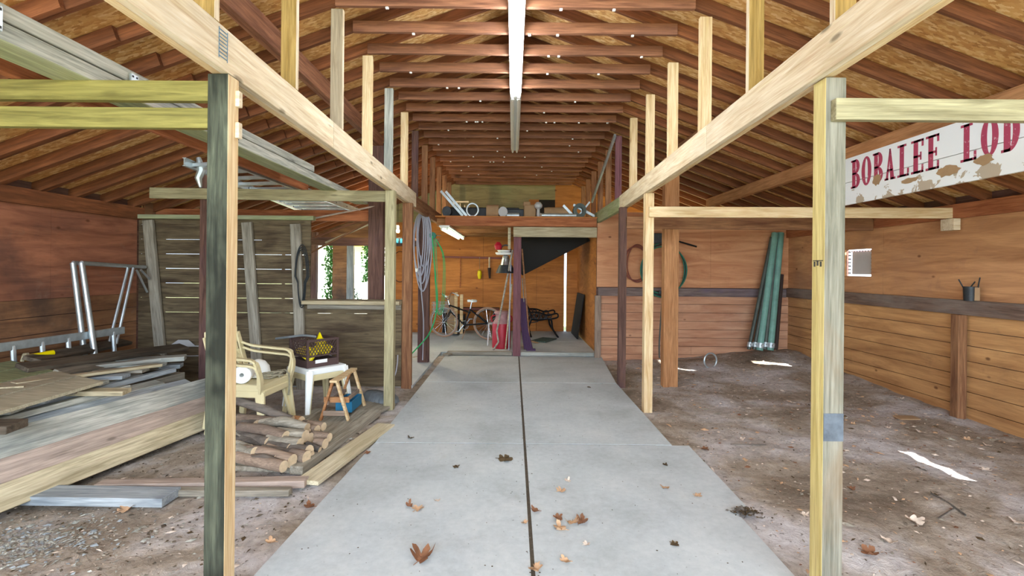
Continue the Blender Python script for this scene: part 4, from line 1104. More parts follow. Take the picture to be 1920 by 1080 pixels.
# milk can
p = G(940, 652, .045)
t = thing('milk_can', 'red painted milk can with a faded pink neck, by the loft post', 'can', (p.x, p.y, .045))
MB().lathe([(0, 0), (.155, 0), (.163, .01), (.165, .03), (.165, .40), (.158, .44)], n=36).build('body', 'red_paint', t, smooth=True)
MB().lathe([(.158, .44), (.135, .49), (.108, .53), (.105, .58), (.122, .615), (.128, .62)], n=36).build('neck', 'can_top', t, smooth=True)
MB().lathe([(.128, .615), (.135, .62), (.135, .64), (.12, .645), (.11, .66), (.0, .665)], n=36).build('lid', 'can_top', t, smooth=True)
for s_ in (-1, 1): MB().tube(wobble([(s_*.11, 0, .58), (s_*.175, 0, .56), (s_*.185, 0, .50), (s_*.155, 0, .46)], 4), .011, 8).build('handle', 'red_paint', t, smooth=True)
# white-legged stand behind the can
t = thing('small_stand', 'pale metal stand left of the red milk can', 'stand', (p.x-.17, p.y+.32, .045))
MB().box((0, 0, .40), (.16, .16, .02)).build('top', 'panel_grey', t)
for sx in (-1, 1):
    for sy in (-1, 1): MB().tube([(sx*.09, sy*.09, 0), (sx*.07, sy*.07, .40)], .008, 6).build('leg', 'white_paint', t)
# long-handled tools at the loft post
def tool(lab, pts, r, mat, head=None, name='long_tool'):
    pts = [Vector(q) for q in pts]; t = thing(name, lab, 'tool', tuple(pts[0]), group='long-handled tools at the loft post')
    MB().tube([q-pts[0] for q in pts], r, 8).build('handle', mat, t, smooth=True)
    if head: head(t)
    return t
tool('bent grey pipe leaning on the left of the loft post', [(-.33, 8.42, .06), (-.24, 8.44, .20), (-.27, 8.44, .38), (-.01, 8.34, 1.78)], .016, 'grey_wood')
tool('thin grey rod leaning close to the left of the loft post', [(-.06, 8.5, .05), (-.04, 8.36, 1.6)], .012, 'grey_hose')
tool('pale wooden handle leaning behind the loft post', [(-.12, 8.55, .05), (-.02, 8.38, 1.2)], .013, 'cream_board')
tool('pale broom handle leaning to the right of the loft post', [(.31, 8.5, .07), (.15, 8.36, 1.80)], .013, 'brown_post',
     lambda t: MB().box((.01, .0, -.01), (.16, .05, .04)).build('broom_head', 'purple_cloth', t, bevel=.008))
tool('slim stick right behind the broom handle', [(.26, 8.62, .05), (.16, 8.42, 1.3)], .010, 'grey_wood')
mb = MB()
for k in range(7): mb.tube(wobble([(.15+.012*k, 8.5, .95), (.16+.013*k, 8.47+.02*(k % 2), .5), (.22+.02*k, 8.5, .07)], 4), [.02]*9, 8)
tag(mb.build('hanging_cloth', 'purple_cloth', smooth=True), 'dark purple cloth hanging down behind the loft post', 'cloth')
# lantern-like bell cluster
t = thing('hanging_bell', 'silver bell with a dark mouth hanging from the loft header', 'bell', tuple(at(948, 512, 8.5)))
MB().lathe([(.17, 0), (.15, .03), (.10, .13), (.075, .22), (.05, .30), (0, .31)], n=24).build('body', 'chrome', t, smooth=True)
MB().lathe([(.172, -.002), (.165, .02), (.11, .14), (.104, .14), (.16, 0)], n=24).build('mouth', 'dark_metal', t, smooth=True)
MB().ring((0, 0, .40), .085, .012, 20, XR).build('ring', 'black_metal', t, smooth=True)
MB().box((.06, 0, .62), (.05, .03, .42)).build('strap', 'cream_board', t, bevel=.01)
t = thing('metal_basin', 'stack of pale enamel dishes hooked beside the silver bell', 'dish', tuple(at(945, 478, 8.45)))
MB().lathe([(0, 0), (.13, .0), (.15, .03), (.15, .04), (.0, .04)], n=24).lathe([(0, .05), (.10, .05), (.12, .08), (0, .09)], n=24).build('dish', 'white_enamel', t, smooth=True)
MB().lathe([(0, .09), (.05, .09), (.07, .16), (.03, .22), (0, .22)], (-.10, 0, 0), n=16).build('cup', 'red_paint', t, smooth=True)
# rail with hung things on the back wall
t = thing('hanging_rail', 'long red rail fixed level on the back wall', 'rail', (-1.62, 11.17, 1.72))
MB().bar((0, 0, 0), (1.45, 0, -.02), .03, .045).build('rail', 'red_hose', t, bevel=.004)
def hung(lab, name, cat, x_, parts):
    t = thing(name, lab, cat, (x_, 11.14, 1.70))
    for nm, mb, m_ in parts: mb.build(nm, m_, t, smooth=True)
    return t
hung('yellow float hanging on a cord from the red rail', 'float', 'float', -.76, [('cord', MB().tube([(0, 0, .02), (0, 0, -.26)], .004, 4), 'rope'), ('body', MB().lathe([(0, 0), (.04, -.03), (.05, -.12), (.03, -.21), (0, -.22)], (0, 0, -.26), 14), 'yellow')])
hung('dark brush hanging from the red rail beside the yellow float', 'hand_brush', 'brush', -.54, [('handle', MB().tube([(0, 0, .02), (0, 0, -.22)], .018, 8), 'pine_pale'), ('bristles', MB().tube([(0, 0, -.22), (.01, 0, -.46)], [.04, .02], 8), 'rubber')])
hung('narrow brown strap hanging from the red rail', 'strap', 'strap', -1.20, [('strap', MB().tube(wobble([(0, 0, .02), (.01, 0, -.3), (.0, 0, -.68)], 4), .012, 6), 'orange_beam')])
# iron garden bench, seen from its end
t = thing('iron_bench', 'black cast-iron garden bench end with scrolled arm', 'bench', (.33, 10.15, .045))
for yy in (0, .85):
    mb = MB(); mb.tube(wobble([(.06, yy, 0), (.0, yy, .20), (.06, yy, .40), (.0, yy, .58), (-.10, yy, .70)], 4), .022, 6)
    mb.tube(wobble([(.62, yy, 0), (.50, yy, .18), (.45, yy, .38), (.2, yy, .36), (.05, yy, .38)], 4), .022, 6)
    mb.tube(wobble([(.45, yy, .38), (.60, yy, .42), (.58, yy, .50), (.40, yy, .46), (.2, yy, .52), (.02, yy, .52)], 4), .018, 6)
    for c_ in ((.30, .44), (.16, .45), (.42, .44)): mb.ring((c_[0], yy, c_[1]), .05, .012, 14, XR)
    for k in range(4): mb.tube([(.04-.02*k, yy, .30+.09*k), (.2-.03*k, yy, .33+.05*k)], .01, 5)
    mb.build('end_frame', 'black_metal', t, smooth=True)
for k in range(5): MB().box((.07+.09*k, .43, .395), (.06, .90, .02)).build('slat', 'black_metal', t)
for k in range(4): MB().box((.02-.03*k, .43, .47+.07*k), (.02, .90, .05)).build('slat', 'black_metal', t)
t = thing('doormat', 'dark green speckled mat lying on the raised floor', 'mat', (G(1020, 638, .05).x, G(1020, 638, .05).y, .047), -.5)
MB().box((0, 0, .012), (.32, .55, .022)).build('mat', 'mat_green', t, bevel=.006)
o = MB().box((0, 0, 0), (.14, .34, .02)).build('tan_scrap', 'cardboard', bevel=.003); p = G(1000, 640, .06); o.location = (p.x-.02, p.y, .06); o.rotation_euler = (0, .2, .35); tag(o, 'tan scrap of board beside the green mat', 'board')
# stair underside
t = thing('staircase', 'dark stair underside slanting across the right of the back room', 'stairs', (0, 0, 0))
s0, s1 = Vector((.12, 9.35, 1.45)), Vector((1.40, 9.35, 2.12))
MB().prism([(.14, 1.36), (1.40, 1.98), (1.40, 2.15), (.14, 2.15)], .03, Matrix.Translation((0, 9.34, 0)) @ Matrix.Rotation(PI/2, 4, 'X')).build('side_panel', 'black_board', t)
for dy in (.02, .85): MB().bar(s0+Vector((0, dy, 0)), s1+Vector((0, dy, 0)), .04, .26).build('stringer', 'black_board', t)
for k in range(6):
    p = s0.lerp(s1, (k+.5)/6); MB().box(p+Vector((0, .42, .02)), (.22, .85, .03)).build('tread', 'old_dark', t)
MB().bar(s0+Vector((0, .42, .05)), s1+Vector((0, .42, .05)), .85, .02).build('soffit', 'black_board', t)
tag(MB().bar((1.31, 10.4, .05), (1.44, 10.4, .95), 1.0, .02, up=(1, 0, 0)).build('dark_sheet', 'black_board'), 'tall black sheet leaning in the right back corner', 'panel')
# curb
tag(lumber('curb_pole', (-1.10, 8.27, .03), (.0, 8.25, .035), .09, .07, 'grey_wood', bevel=.02), 'grey rounded timber lying along the step of the raised floor', 'timber', None, 'thing')
tag(lumber('curb_board', (.14, 8.27, .03), (1.38, 8.27, .03), .06, .06, 'weathered'), 'pale board along the step right of the loft post', 'board', None, 'thing')
gplank((835, 668), (860, 660), .12, .03, 'grey_wood', 'short grey board slanting at the left of the step', .02, 'board')

# hose coil and cord on the dark left post
t = thing('hose_coil', 'grey hose coil hanging in long loops on the dark left post', 'hose', (-1.39, 7.52, 1.95), group=None)
mb = MB(); rr = random.Random(2)
for k in range(8):
    w_ = .05+.012*k; l_ = .42+.06*(k % 4); x_ = -.03+.015*(k % 5)
    mb.tube([Vector((x_+w_*math.cos(a)*(1+.2*math.sin(a)), .01*k-.04, -l_+l_*math.sin(a)+.35)) for a in [2*PI*i/28 for i in range(28)]], .009, 6, closed=True)
mb.build('coil', 'grey_hose', t, smooth=True)
MB().tube([(0, -.05, .38), (0, .10, .38)], .012, 6).build('hook', 'dark_metal', t)
MB().tube(wobble([(-.02, -.04, -.3), (-.01, -.03, -.8), (.03, -.03, -1.3), (.02, -.02, -1.9)], 5), .009, 6).build('hose_end', 'grey_hose', t, smooth=True)
MB().lathe([(0, 0), (.02, 0), (.022, .05), (0, .06)], (-.07, -.06, -.55), 10).build('nozzle', 'chrome', t, smooth=True)
tag(MB().tube(wobble([(-1.24, 7.5, 1.95), (-1.20, 7.48, 1.5), (-1.16, 7.5, .9), (-1.24, 7.4, .5), (-1.42, 7.0, .25), (-1.62, 6.6, .03), (-1.75, 6.5, .02)], 6), .010, 6).build('green_rope', 'green_hose', smooth=True), 'bright green rope trailing down the dark left post to the floor', 'rope')
mb = MB()
for k in range(3): mb.tube(wobble([(-1.22+.015*k, 7.55, 1.9), (-1.2+.02*k, 7.53, 1.3), (-1.16+.01*k, 7.55, .78), (-1.10+.02*k, 7.55, .86), (-1.08+.012*k, 7.56, 1.6), (-1.2, 7.56, 1.92)], 5), .004, 5)
tag(mb.build('green_line', 'green_hose', smooth=True), 'loops of thin green line hanging right of the dark left post', 'line')
t = thing('green_reel', 'small dark green reel high on the dark left post', 'reel', (-1.24, 7.56, 1.96))
MB().lathe([(0, -.03), (.05, -.03), (.05, -.02), (.02, -.02), (.02, .02), (.05, .02), (.05, .03), (0, .03)], R=XR, n=18).build('spool', 'green_dark_hose', t, smooth=True); MB().tube([(0, 0, 0), (.13, -.03, .0)], .006, 6).build('crank', 'chrome', t)
# hanging hoops on orange wall at the far left, bicycle wheel rims
for i, (px, py, ry_) in enumerate(((750, 500, .28), (748, 590, .22))):
    o = MB().tube([at(px, py, 11.15)+Vector((.18*math.cos(a), 0, ry_*1.25*math.sin(a))) for a in [2*PI*k/28 for k in range(28)]], .008, 6, closed=True).build('wire_hoop', 'rubber', smooth=True)
    tag(o, ['thin dark hoop hanging high behind the second left post', 'thin dark hoop hanging low behind the second left post'][i], 'hoop')
t = thing('dark_cabinet_shelf', 'dark shelf box with blue faces under the back crossbar', 'shelf', tuple(at(755, 452, 8.95)))
MB().box((0, 0, 0), (.30, .12, .12)).build('box', 'black_metal', t)
for k in range(3): MB().box((-.09+.09*k, -.065, 0), (.06, .01, .08)).build('front', 'blue_plastic', t)
# coiled cable on the half wall edge
mb = MB()
for k in range(3): mb.tube([at(566, 515, 5.9)+Vector(((.085-.01*k)*math.cos(a)*(1 if a < PI else .6), -.01*k, (.38-.03*k)*math.sin(a)-.02)) for a in [2*PI*i/30 for i in range(30)]], .006, 5, closed=True)
tag(mb.build('black_cable_loop', 'black_hose', smooth=True), 'black cable looped over the stud at the partition opening', 'cable')
# sticks under the roof over the half wall
for i, (a, b) in enumerate((((575, 478), (700, 412)), ((590, 445), (708, 402)), ((610, 455), (722, 408)))):
    o = lumber('thin_stick', at(*a, 6.9), at(*b, 6.75), .02, .025, ['brown_post', 'tie', 'cream_board'][i]); tag(o, ['lowest', 'uppermost', 'middle'][i]+' thin sloping stick above the half wall opening', 'stick', None, 'thing')

# ------------------------------------------------------------------ outside the open bay
t = thing('white_house', 'white house wall with a dark window seen outside the open bay', 'house', (-5.6, 16.0, -.1))
MB().box((0, 0, 1.6), (3.2, .3, 3.2)).build('wall', 'house_white', t)
MB().box((.15, -.17, 1.35), (.28, .03, .75)).build('window', 'house_window', t)
MB().box((.6, -.6, 2.5), (1.4, 1.0, .5)).build('awning', 'awning_yellow', t)
for i, (x_, y_, z0_, z1_, n_, lab) in enumerate(((-4.27, 11.5, .6, 2.05, 900, 'ivy climbing the left side of the open bay'), (-3.42, 11.6, 1.1, 2.0, 500, 'ivy hanging in the middle of the open bay'), (-2.98, 11.6, 1.3, 2.0, 250, 'narrow ivy strand at the right of the open bay'))):
    rr = random.Random(40+i); mb = MB()
    for k in range(n_):
        p = Vector((x_+rr.gauss(0, .07), y_+rr.gauss(0, .04), rr.uniform(z0_, z1_))); s_ = rr.uniform(.018, .035)
        R = Matrix.Rotation(rr.uniform(0, 6.28), 3, 'Z') @ Matrix.Rotation(rr.uniform(.6, 1.8), 3, 'X')
        mb.add([p+R @ Vector(q)*s_ for q in ((0, 1, 0), (.9, .2, .1), (.5, -.8, 0), (-.5, -.8, .1), (-.9, .2, 0))], [(0, 1, 2, 3, 4)])
    t = thing('ivy', lab, 'ivy', (0, 0, 0)); mb.build('leaves', 'ivy', t)
    MB().tube(wobble([(x_, y_, -.1), (x_+.04, y_, (z0_+z1_)/2), (x_-.02, y_, z1_+.1)], 5), .012, 6).build('stem', 'bark', t)
rr = random.Random(77); mb = MB()
for k in range(700):
    d_ = Vector((rr.gauss(0, 1), rr.gauss(0, 1), abs(rr.gauss(0, 1)))).normalized()*rr.uniform(.5, 1)
    p = Vector((d_.x*.42, d_.y*.3, .55+d_.z*.5)); s_ = rr.uniform(.03, .07); R = Matrix.Rotation(rr.uniform(0, 6.28), 3, 'Z') @ Matrix.Rotation(rr.uniform(0, 3), 3, 'X')
    mb.add([p+R @ Vector(q)*s_ for q in ((0, 1, 0), (.3, 0, .05), (0, -1, 0), (-.3, 0, .05))], [(0, 1, 2, 3)])
t = thing('round_bush', 'rounded blue-green bush just outside the open bay', 'bush', (-4.15, 12.3, -.06)); mb.build('foliage', 'bush', t); MB().tube([(0, 0, 0), (0, 0, .7)], .03, 8).build('stem', 'bark', t)
tag(post('outer_post', -3.06, -2.94, 10.9, 11.0, 0, 2.2, 'dark_post', None), 'dark post beside the right end of the open bay', 'post', None, 'thing')
tag(post('outer_post', -3.02, -2.90, 8.9, 8.98, 0, 1.85, 'blue_grey', None), 'blue-grey lit post in the left back room', 'post', None, 'thing')
tag(post('outer_post', -4.0, -3.86, 9.6, 9.72, 0, 2.15, 'dark_post', None), 'dark brown post at the left of the back room opening', 'post', None, 'thing')

# ------------------------------------------------------------------ junk on the loft
LZ = 2.332
def lt(name, lab, cat, x_, y_, rz=0):
    o = thing(name, lab, cat, (x_, y_, LZ), rz, 'odds and ends along the loft edge'); o.scale = (1.3, 1.2, 1.45); return o
t = lt('black_case', 'long low black case behind the pipes on the loft', 'case', -.55, 8.75); MB().box((0, 0, .07), (1.0, .2, .14)).build('case', 'black_metal', t, bevel=.01)
t = lt('black_case', 'second black case in the middle of the loft edge', 'case', .12, 8.7); MB().box((0, 0, .06), (.5, .2, .12)).build('case', 'black_metal', t, bevel=.01)
t = lt('metal_ring', 'grey metal ring standing on the loft edge at the left', 'ring', -.70, 8.35); MB().ring((0, 0, .085), .075, .012, 28, XR).build('ring', 'galv', t, smooth=True)
t = lt('cardboard_roll', 'brown cardboard drum lying left of centre on the loft', 'drum', -.36, 8.4); MB().lathe([(0, -.08), (.075, -.08), (.075, .08), (0, .08)], (0, 0, .075), 20, Matrix.Rotation(PI/2, 3, 'Y')).build('drum', 'cardboard', t, smooth=True)
t = lt('tin_can', 'pale round tin lying on its side on the loft edge', 'tin', -.18, 8.4); MB().lathe([(0, -.1), (.06, -.1), (.06, .1), (0, .1)], (0, 0, .06), 20, XR).build('tin', 'panel_grey', t, smooth=True)
t = lt('grey_pipe', 'short grey pipe right of the round tin', 'pipe', -.06, 8.42); MB().tube([(-.1, 0, .03), (.12, 0, .03)], .03, 10).build('pipe', 'galv', t, smooth=True)
t = lt('cardboard_box', 'tan lumpy box right of centre on the loft', 'box', .28, 8.5); MB().box((0, 0, .08), (.16, .14, .16)).box((-.04, 0, .17), (.10, .1, .06)).build('box', 'cardboard', t, bevel=.02)
t = lt('faucet_valve', 'pale valve with a round knob standing on the loft edge', 'valve', .42, 8.35); MB().lathe([(.02, 0), (.025, .03), (.02, .10), (.05, .12), (.055, .15), (.03, .18), (0, .185)], n=14).build('valve', 'panel_grey', t, smooth=True)
t = lt('brown_canister', 'brown metal canister lying on the right of the loft', 'canister', .72, 8.42); MB().lathe([(0, -.15), (.06, -.15), (.065, -.1), (.065, .12), (.04, .16), (0, .16)], (0, 0, .065), 18, Matrix.Rotation(PI/2, 3, 'Y')).build('canister', 'cardboard', t, smooth=True)
t = lt('grey_pipe', 'long grey pipe under the canister on the right of the loft', 'pipe', .80, 8.3); MB().tube([(-.25, 0, .025), (.2, 0, .025)], .024, 10).build('pipe', 'galv', t, smooth=True)
t = lt('black_drum_fan', 'black round housing at the right end of the loft edge', 'housing', 1.12, 8.35); MB().lathe([(.04, -.05), (.085, -.05), (.085, .05), (.04, .05), (.04, -.05)], (0, 0, .085), 22, XR).build('housing', 'grey_pipe', t, smooth=True)
t = lt('metal_bar', 'crossed metal bar leaning at the right end of the loft edge', 'bar', 1.18, 8.42); MB().bar((-.12, 0, .16), (.20, 0, .01), .03, .03).bar((-.05, .03, .03), (.1, .03, .2), .03, .02).build('bar', 'galv', t)
t = lt('metal_bar', 'grey angle piece left of the black housing on the loft', 'bar', .95, 8.38); MB().bar((-.08, 0, .15), (.06, 0, .02), .03, .03).build('bar', 'galv', t)
t = lt('angle_rails', 'pair of steel rails leaning at the left end of the loft', 'rails', -1.12, 8.32)
for k in (0, 1): MB().bar((-.09+.06*k, .03*k, .30), (.20+.05*k, .03*k, .012), .02, .03).build('rail', 'galv', t)
t = lt('round_motor', 'small dark round motor at the left end of the loft edge', 'motor', -1.14, 8.42); MB().lathe([(0, -.06), (.06, -.06), (.065, 0), (.06, .06), (0, .06)], (0, 0, .066), 18, XR).build('motor', 'dark_metal', t, smooth=True)
# white furniture frames further back
t = thing('white_bed_frame', 'cream slatted bed frame standing in the loft', 'frame', (-.95, 9.6, LZ))
MB().box((-.22, 0, .22), (.03, .03, .44)).box((-.22+.14, 0, .43), (.30, .03, .03)).build('upright', 'pine_pale', t)
MB().box((.35, .0, .22), (1.3, .03, .03)).box((1.0, 0, .11), (.03, .03, .22)).build('rail', 'pine_pale', t)
for k in range(5): MB().bar((-.05+.06*k, 0, .02), (-.10+.06*k+.03*k, 0, .40-.03*k), .02, .02).build('slat', 'pine_pale', t)
t = thing('thin_pole', 'thin pale pole laid under the rafters over the half wall', 'pole', (0, 0, 0)); MB().tube([at(560, 415, 6.2), at(716, 384, 6.3)], .012, 6).build('pole', 'pinkish', t)
onbox('white_box', 'small white box deep in the loft', 'box', (.52, 10.6, LZ), (.16, .16, .33), 'white_paint')
# metal diagonal track on the right loft stud
tag(MB().bar((1.36, 6.62, 3.27), (1.34, 8.4, 2.62), .03, .045).build('steel_track', 'galv'), 'thin steel track slanting along the right loft studs', 'track')

# ------------------------------------------------------------------ on the back right wall
t = thing('hose_loop', 'thin reddish hose loop on the back right wall', 'hose', (2.06, 8.13, 1.55))
mb = MB()
for k in range(3): mb.tube([(-.02*k+(.17+.02*k)*math.cos(a), -.01*k, (.33-.02*k)*math.sin(a)*(1.0 if math.sin(a) > 0 else .9)) for a in [2*PI*i/32 for i in range(32)]], .008, 6, closed=True)
mb.build('loop', 'red_hose', t, smooth=True)
t = thing('hose_loop', 'dark green hose coil with a black strand around the reel on the back right wall', 'hose', (2.48, 8.10, 1.46))
mb = MB()
for k in range(3): mb.tube([((.35+.015*k)*math.cos(a), -.012*k, (.45-.03*k)*math.sin(a)) for a in [2*PI*i/40 for i in range(40)]], .011, 6, closed=True, mi=k % 2)
mb.build('coil', ['green_dark_hose', 'black_hose'], t, smooth=True)
t = thing('wall_reel', 'dark box reel mounted high on the back right wall', 'reel', (2.40, 8.1, 1.98))
MB().box((0, 0, 0), (.20, .12, .17)).build('box', 'dark_metal', t, bevel=.01); MB().prism([(-.03, -.07), (.04, -.05), (.03, .08)], .01, Matrix.Translation((.06, -.07, 0)) @ Matrix.Rotation(PI/2, 4, 'X')).build('bracket', 'panel_grey', t)
MB().tube([(.1, 0, .02), (.62, -.02, -.13)], .014, 8).build('arm', 'black_metal', t)
tag(MB().tube(wobble([(2.47, 8.02, 1.9), (2.44, 8.0, 1.1), (2.38, 7.95, .3), (2.37, 7.9, .04)], 5), .012, 6).build('grey_rod', 'grey_pipe', smooth=True), 'thin grey rod hanging from the wall reel to the dirt', 'rod')
t = thing('faucet', 'small dark tap fixed on the dark rail of the back right wall', 'tap', (2.42, 8.1, 1.09)); MB().tube([(-.1, 0, 0), (.1, 0, 0)], .025, 8).tube([(0, 0, 0), (0, -.06, 0)], .03, 8).build('body', 'dark_metal', t, smooth=True)
# green pipes in the corner
for i, (bx_, tx, by, mt, r, lab) in enumerate(((1404, 1447, 655, 'grey_pipe', .028, 'grey metal pipe, leftmost of the bundle leaning in the corner'), (1414, 1452, 655, 'grey_pipe', .03, 'dark grey pipe beside the leftmost one in the corner'),
        (1424, 1453, 657, 'green_pipe', .052, 'green pipe leaning in the corner, the left green one'), (1434, 1458, 655, 'grey_pipe', .035, 'grey pipe between the two green ones'),
        (1444, 1464, 657, 'green_pipe', .052, 'green pipe leaning in the corner, the right green one'), (1455, 1466, 655, 'rubber', .03, 'dark brown pole, rightmost in the corner bundle'))):
    B_ = at(bx_, by, 7.85-.02*i); T_ = at(tx, 437 if 'green' in mt else 445 if i < 5 else 530, 8.09)
    if i == 5: T_ = at(1466, 515, 8.05)
    t = thing('long_pipe', lab, 'pipe', tuple(B_), group='pipes in the right corner'); MB().tube([(0, 0, 0), T_-B_], r, 14).build('pipe', mt, t, smooth=True)
    if i < 5: MB().tube([(T_-B_)*.02, (T_-B_)*.06], r+.012, 12).box((T_-B_)*.045+Vector((0, -r-.02, 0)), (.03, .03, .03)).build('coupling', 'galv', t, smooth=True)
t = thing('metal_hoop', 'rusty metal hoop standing in the dirt near the back right wall', 'hoop', tuple(at(1332, 676, 7.35))); MB().ring((0, 0, 0), .11, .012, 30, XR @ Matrix.Rotation(.3, 3, 'Y')).build('hoop', 'galv', t, smooth=True)
# holder on the right wall rail
t = thing('wall_cup', 'dark metal cup with wire prongs on the right wall rail', 'cup', (WX-.09, 4.84, 1.18))
MB().lathe([(0, .0), (.05, 0), (.055, .14), (.048, .14), (.045, .01)], n=18).build('cup', 'dark_metal', t, smooth=True); MB().box((.02, -.03, .07), (.05, .05, .13)).build('block', 'cardboard', t)
MB().tube([(-.04, .03, .13), (-.06, .06, .21)], .006, 5).tube([(.03, -.05, .13), (.02, -.08, .23)], .006, 5).tube([(.0, 0, .13), (.01, -.04, .19)], .006, 5).build('prong', 'dark_metal', t)

# ------------------------------------------------------------------ leaves and litter
def leaf(label, p, size, rz, mat, curl, seed, group='dry leaves on the concrete'):
    rr = random.Random(seed); mb = MB(); n = 30
    rim = []
    for k in range(n):
        a = 2*PI*k/n; lobe = .55+.45*abs(math.cos(a*2.5))**.7
        r = size*lobe*rr.uniform(.85, 1.05); rim.append((r*math.cos(a), r*.8*math.sin(a)))
    def zf(x_, y_): return curl*size*(1.1*(x_/size)**2+.9*max(0, y_/size)**2)+size*.10*math.sin(7*x_/size+seed)
    rings = [(0.0,), (.4,), (.75,), (1.0,)]; vs = [(0, 0, zf(0, 0))]; fs = []
    for (f,) in rings[1:]: vs += [(x_*f, y_*f, zf(x_*f, y_*f)) for x_, y_ in rim]
    fs += [(0, 1+k, 1+(k+1) % n) for k in range(n)]
    for r_ in range(2): fs += [(1+r_*n+k, 1+(r_+1)*n+k, 1+(r_+1)*n+(k+1) % n, 1+r_*n+(k+1) % n) for k in range(n)]
    mn = min(v[2] for v in vs); vs = [(a, b, c-mn+.001) for a, b, c in vs]
    mb.add(vs, fs); mb.tube([(0, 0, -mn+.003), (-size*.5, -size*.9, .004)], .0015+size*.01, 4)
    o = mb.build('leaf', mat, smooth=True); o.location = p; o.rotation_euler = (0, 0, rz); return tag(o, label, 'leaf', group)
SL_ = [(792, 1048, .065, 'leaf_brown', 1.0, 'large curled brown leaf near the bottom of the left slab'), (1050, 992, .05, 'leaf_tan', .5, 'light tan leaf, lowest of the clump on the right slab'),
    (1072, 982, .045, 'leaf_tan', .8, 'tan leaf in the middle of the clump on the right slab'), (1092, 980, .045, 'leaf_brown', .8, 'brown leaf at the right of the clump'), (1046, 973, .035, 'leaf_brown', .7, 'small brown leaf at the upper left of the clump'),
    (1004, 960, .035, 'leaf_brown', .8, 'curled reddish leaf right beside the centre joint'), (983, 982, .025, 'leaf_tan', .6, 'small pale leaf left of the centre joint'), (1053, 921, .038, 'leaf_tan', .4, 'tan leaf lying flat above the clump'),
    (1064, 902, .030, 'leaf_pale', .6, 'pinkish leaf, topmost on the right slab'), (1247, 916, .036, 'leaf_tan', .5, 'orange-tan leaf near the right edge of the slab'), (1309, 931, .034, 'leaf_tan', .4, 'yellow-tan leaf by the right slab edge'),
    (784, 956, .04, 'leaf_tan', .5, 'tan leaf left of the middle on the left slab'), (767, 950, .028, 'leaf_brown', 1.2, 'small upright brown leaf on the left slab'), (820, 940, .025, 'leaf_pale', .5, 'small pinkish leaf with a shadow on the left slab'),
    (947, 862, .075, 'leaf_dark', .06, 'flat dark olive leaf beside the centre joint'), (855, 876, .03, 'leaf_dark', .3, 'small dark leaf on the left slab'), (1060, 1054, .035, 'leaf_tan', .6, 'small tan leaf near the bottom of the right slab'),
    (1003, 1070, .045, 'leaf_tan', .6, 'pale leaf on the centre joint at the very bottom'), (1100, 1022, .024, 'leaf_pale', .5, 'tiny pale leaf below the clump'), (1247, 872, .028, 'leaf_dark', .2, 'thin dark leaf near the right slab edge'),
    (770, 822, .03, 'leaf_dark', .5, 'small dark leaf just beyond the first cross joint'), (1265, 1022, .03, 'leaf_dark', .3, 'dark crumbled leaf low on the right slab'), (690, 850, .03, 'leaf_brown', .5, 'brown leaf at the left slab edge'),
    (1104, 727, .03, 'leaf_dark', .3, 'tiny dark leaf far up the right slab')]
for i, (px, py, s_, m_, cu, lab) in enumerate(SL_):
    p = G(px, py); p.z = .0005; leaf(lab, p, s_, i*1.7, m_, cu, i)
DL = [(565, 1000, .03, 'leaf_tan', 'tan leaf in the dirt left of the near slab'), (580, 950, .045, 'leaf_brown', 'reddish leaf at the left slab corner'), (555, 905, .045, 'leaf_tan', 'pinkish curled leaf at the plank end'), (235, 958, .05, 'leaf_tan', 'orange leaf under the blue-grey plank'),
    (508, 1020, .035, 'leaf_tan', 'orange leaf low beside the left slab edge'), (1322, 842, .04, 'leaf_brown', 'brown leaf at the right slab corner'), (1390, 819, .035, 'leaf_pale', 'pale leaf on the dirt right of the joint'), (1487, 757, .035, 'leaf_pale', 'pinkish leaf on the dirt left of the right post'),
    (1600, 804, .03, 'leaf_tan', 'tan leaf right of the right post'), (1665, 810, .03, 'leaf_pale', 'pale leaf behind the sunlit streak'), (1727, 818, .045, 'leaf_pale', 'flat light leaf above the sunlit streak'), (1850, 888, .04, 'leaf_pale', 'whitish leaf at the end of the sunlit streak'),
    (1716, 987, .055, 'leaf_pale', 'broad pale leaf on the dirt at the lower right'), (1668, 1022, .045, 'leaf_pale', 'pointed pale leaf near the bottom right'), (1630, 1045, .05, 'leaf_brown', 'curled brown leaf at the bottom right'), (1508, 972, .03, 'leaf_pale', 'small pinkish leaf left of the right post'),
    (1908, 985, .04, 'leaf_pale', 'pale leaf at the right border of the dirt'), (1384, 716, .03, 'leaf_tan', 'tan leaf before the back right wall'), (1560, 906, .03, 'leaf_pale', 'small white leaf beside the right post'), (1755, 935, .03, 'leaf_dark', 'dark leaf by the forked twig'),
    (1815, 830, .04, 'leaf_tan', 'tan leaf at the right of the dirt'), (1690, 755, .035, 'leaf_pale', 'pale leaf near the right wall'), (1852, 840, .035, 'leaf_pale', 'crinkled pale leaf beside the tan one'), (1300, 705, .03, 'leaf_brown', 'brown leaf behind the orange post'), (1596, 920, .03, 'leaf_brown', 'dark red leaf right of the right post foot')]
for i, (px, py, s_, m_, lab) in enumerate(DL):
    p = G(px, py, -.03); p.z = dirt_h(p.x, p.y)+.003; leaf(lab, p, s_, i*2.1, m_, .5, 100+i, 'dry leaves on the dirt')
p = G(1700, 782, -.0); tag(MB().box((p.x, p.y, dirt_h(p.x, p.y)+.01), (.2, .10, .012), Matrix.Rotation(.05, 3, 'X')).build('card_scrap', 'cardboard'), 'flat pale scrap lying on the dirt near the wall stud', 'scrap')
A = G(1745, 930, -.02); B = G(1810, 968, -.02); C_ = G(1760, 975, -.02)
for v in (A, B, C_): v.z = dirt_h(v.x, v.y)+.012
mb = MB().tube(wobble([A, A.lerp(B, .5)+Vector((.02, .03, 0)), B], 4), .006, 5).tube([A.lerp(B, .7), C_], .004, 5)
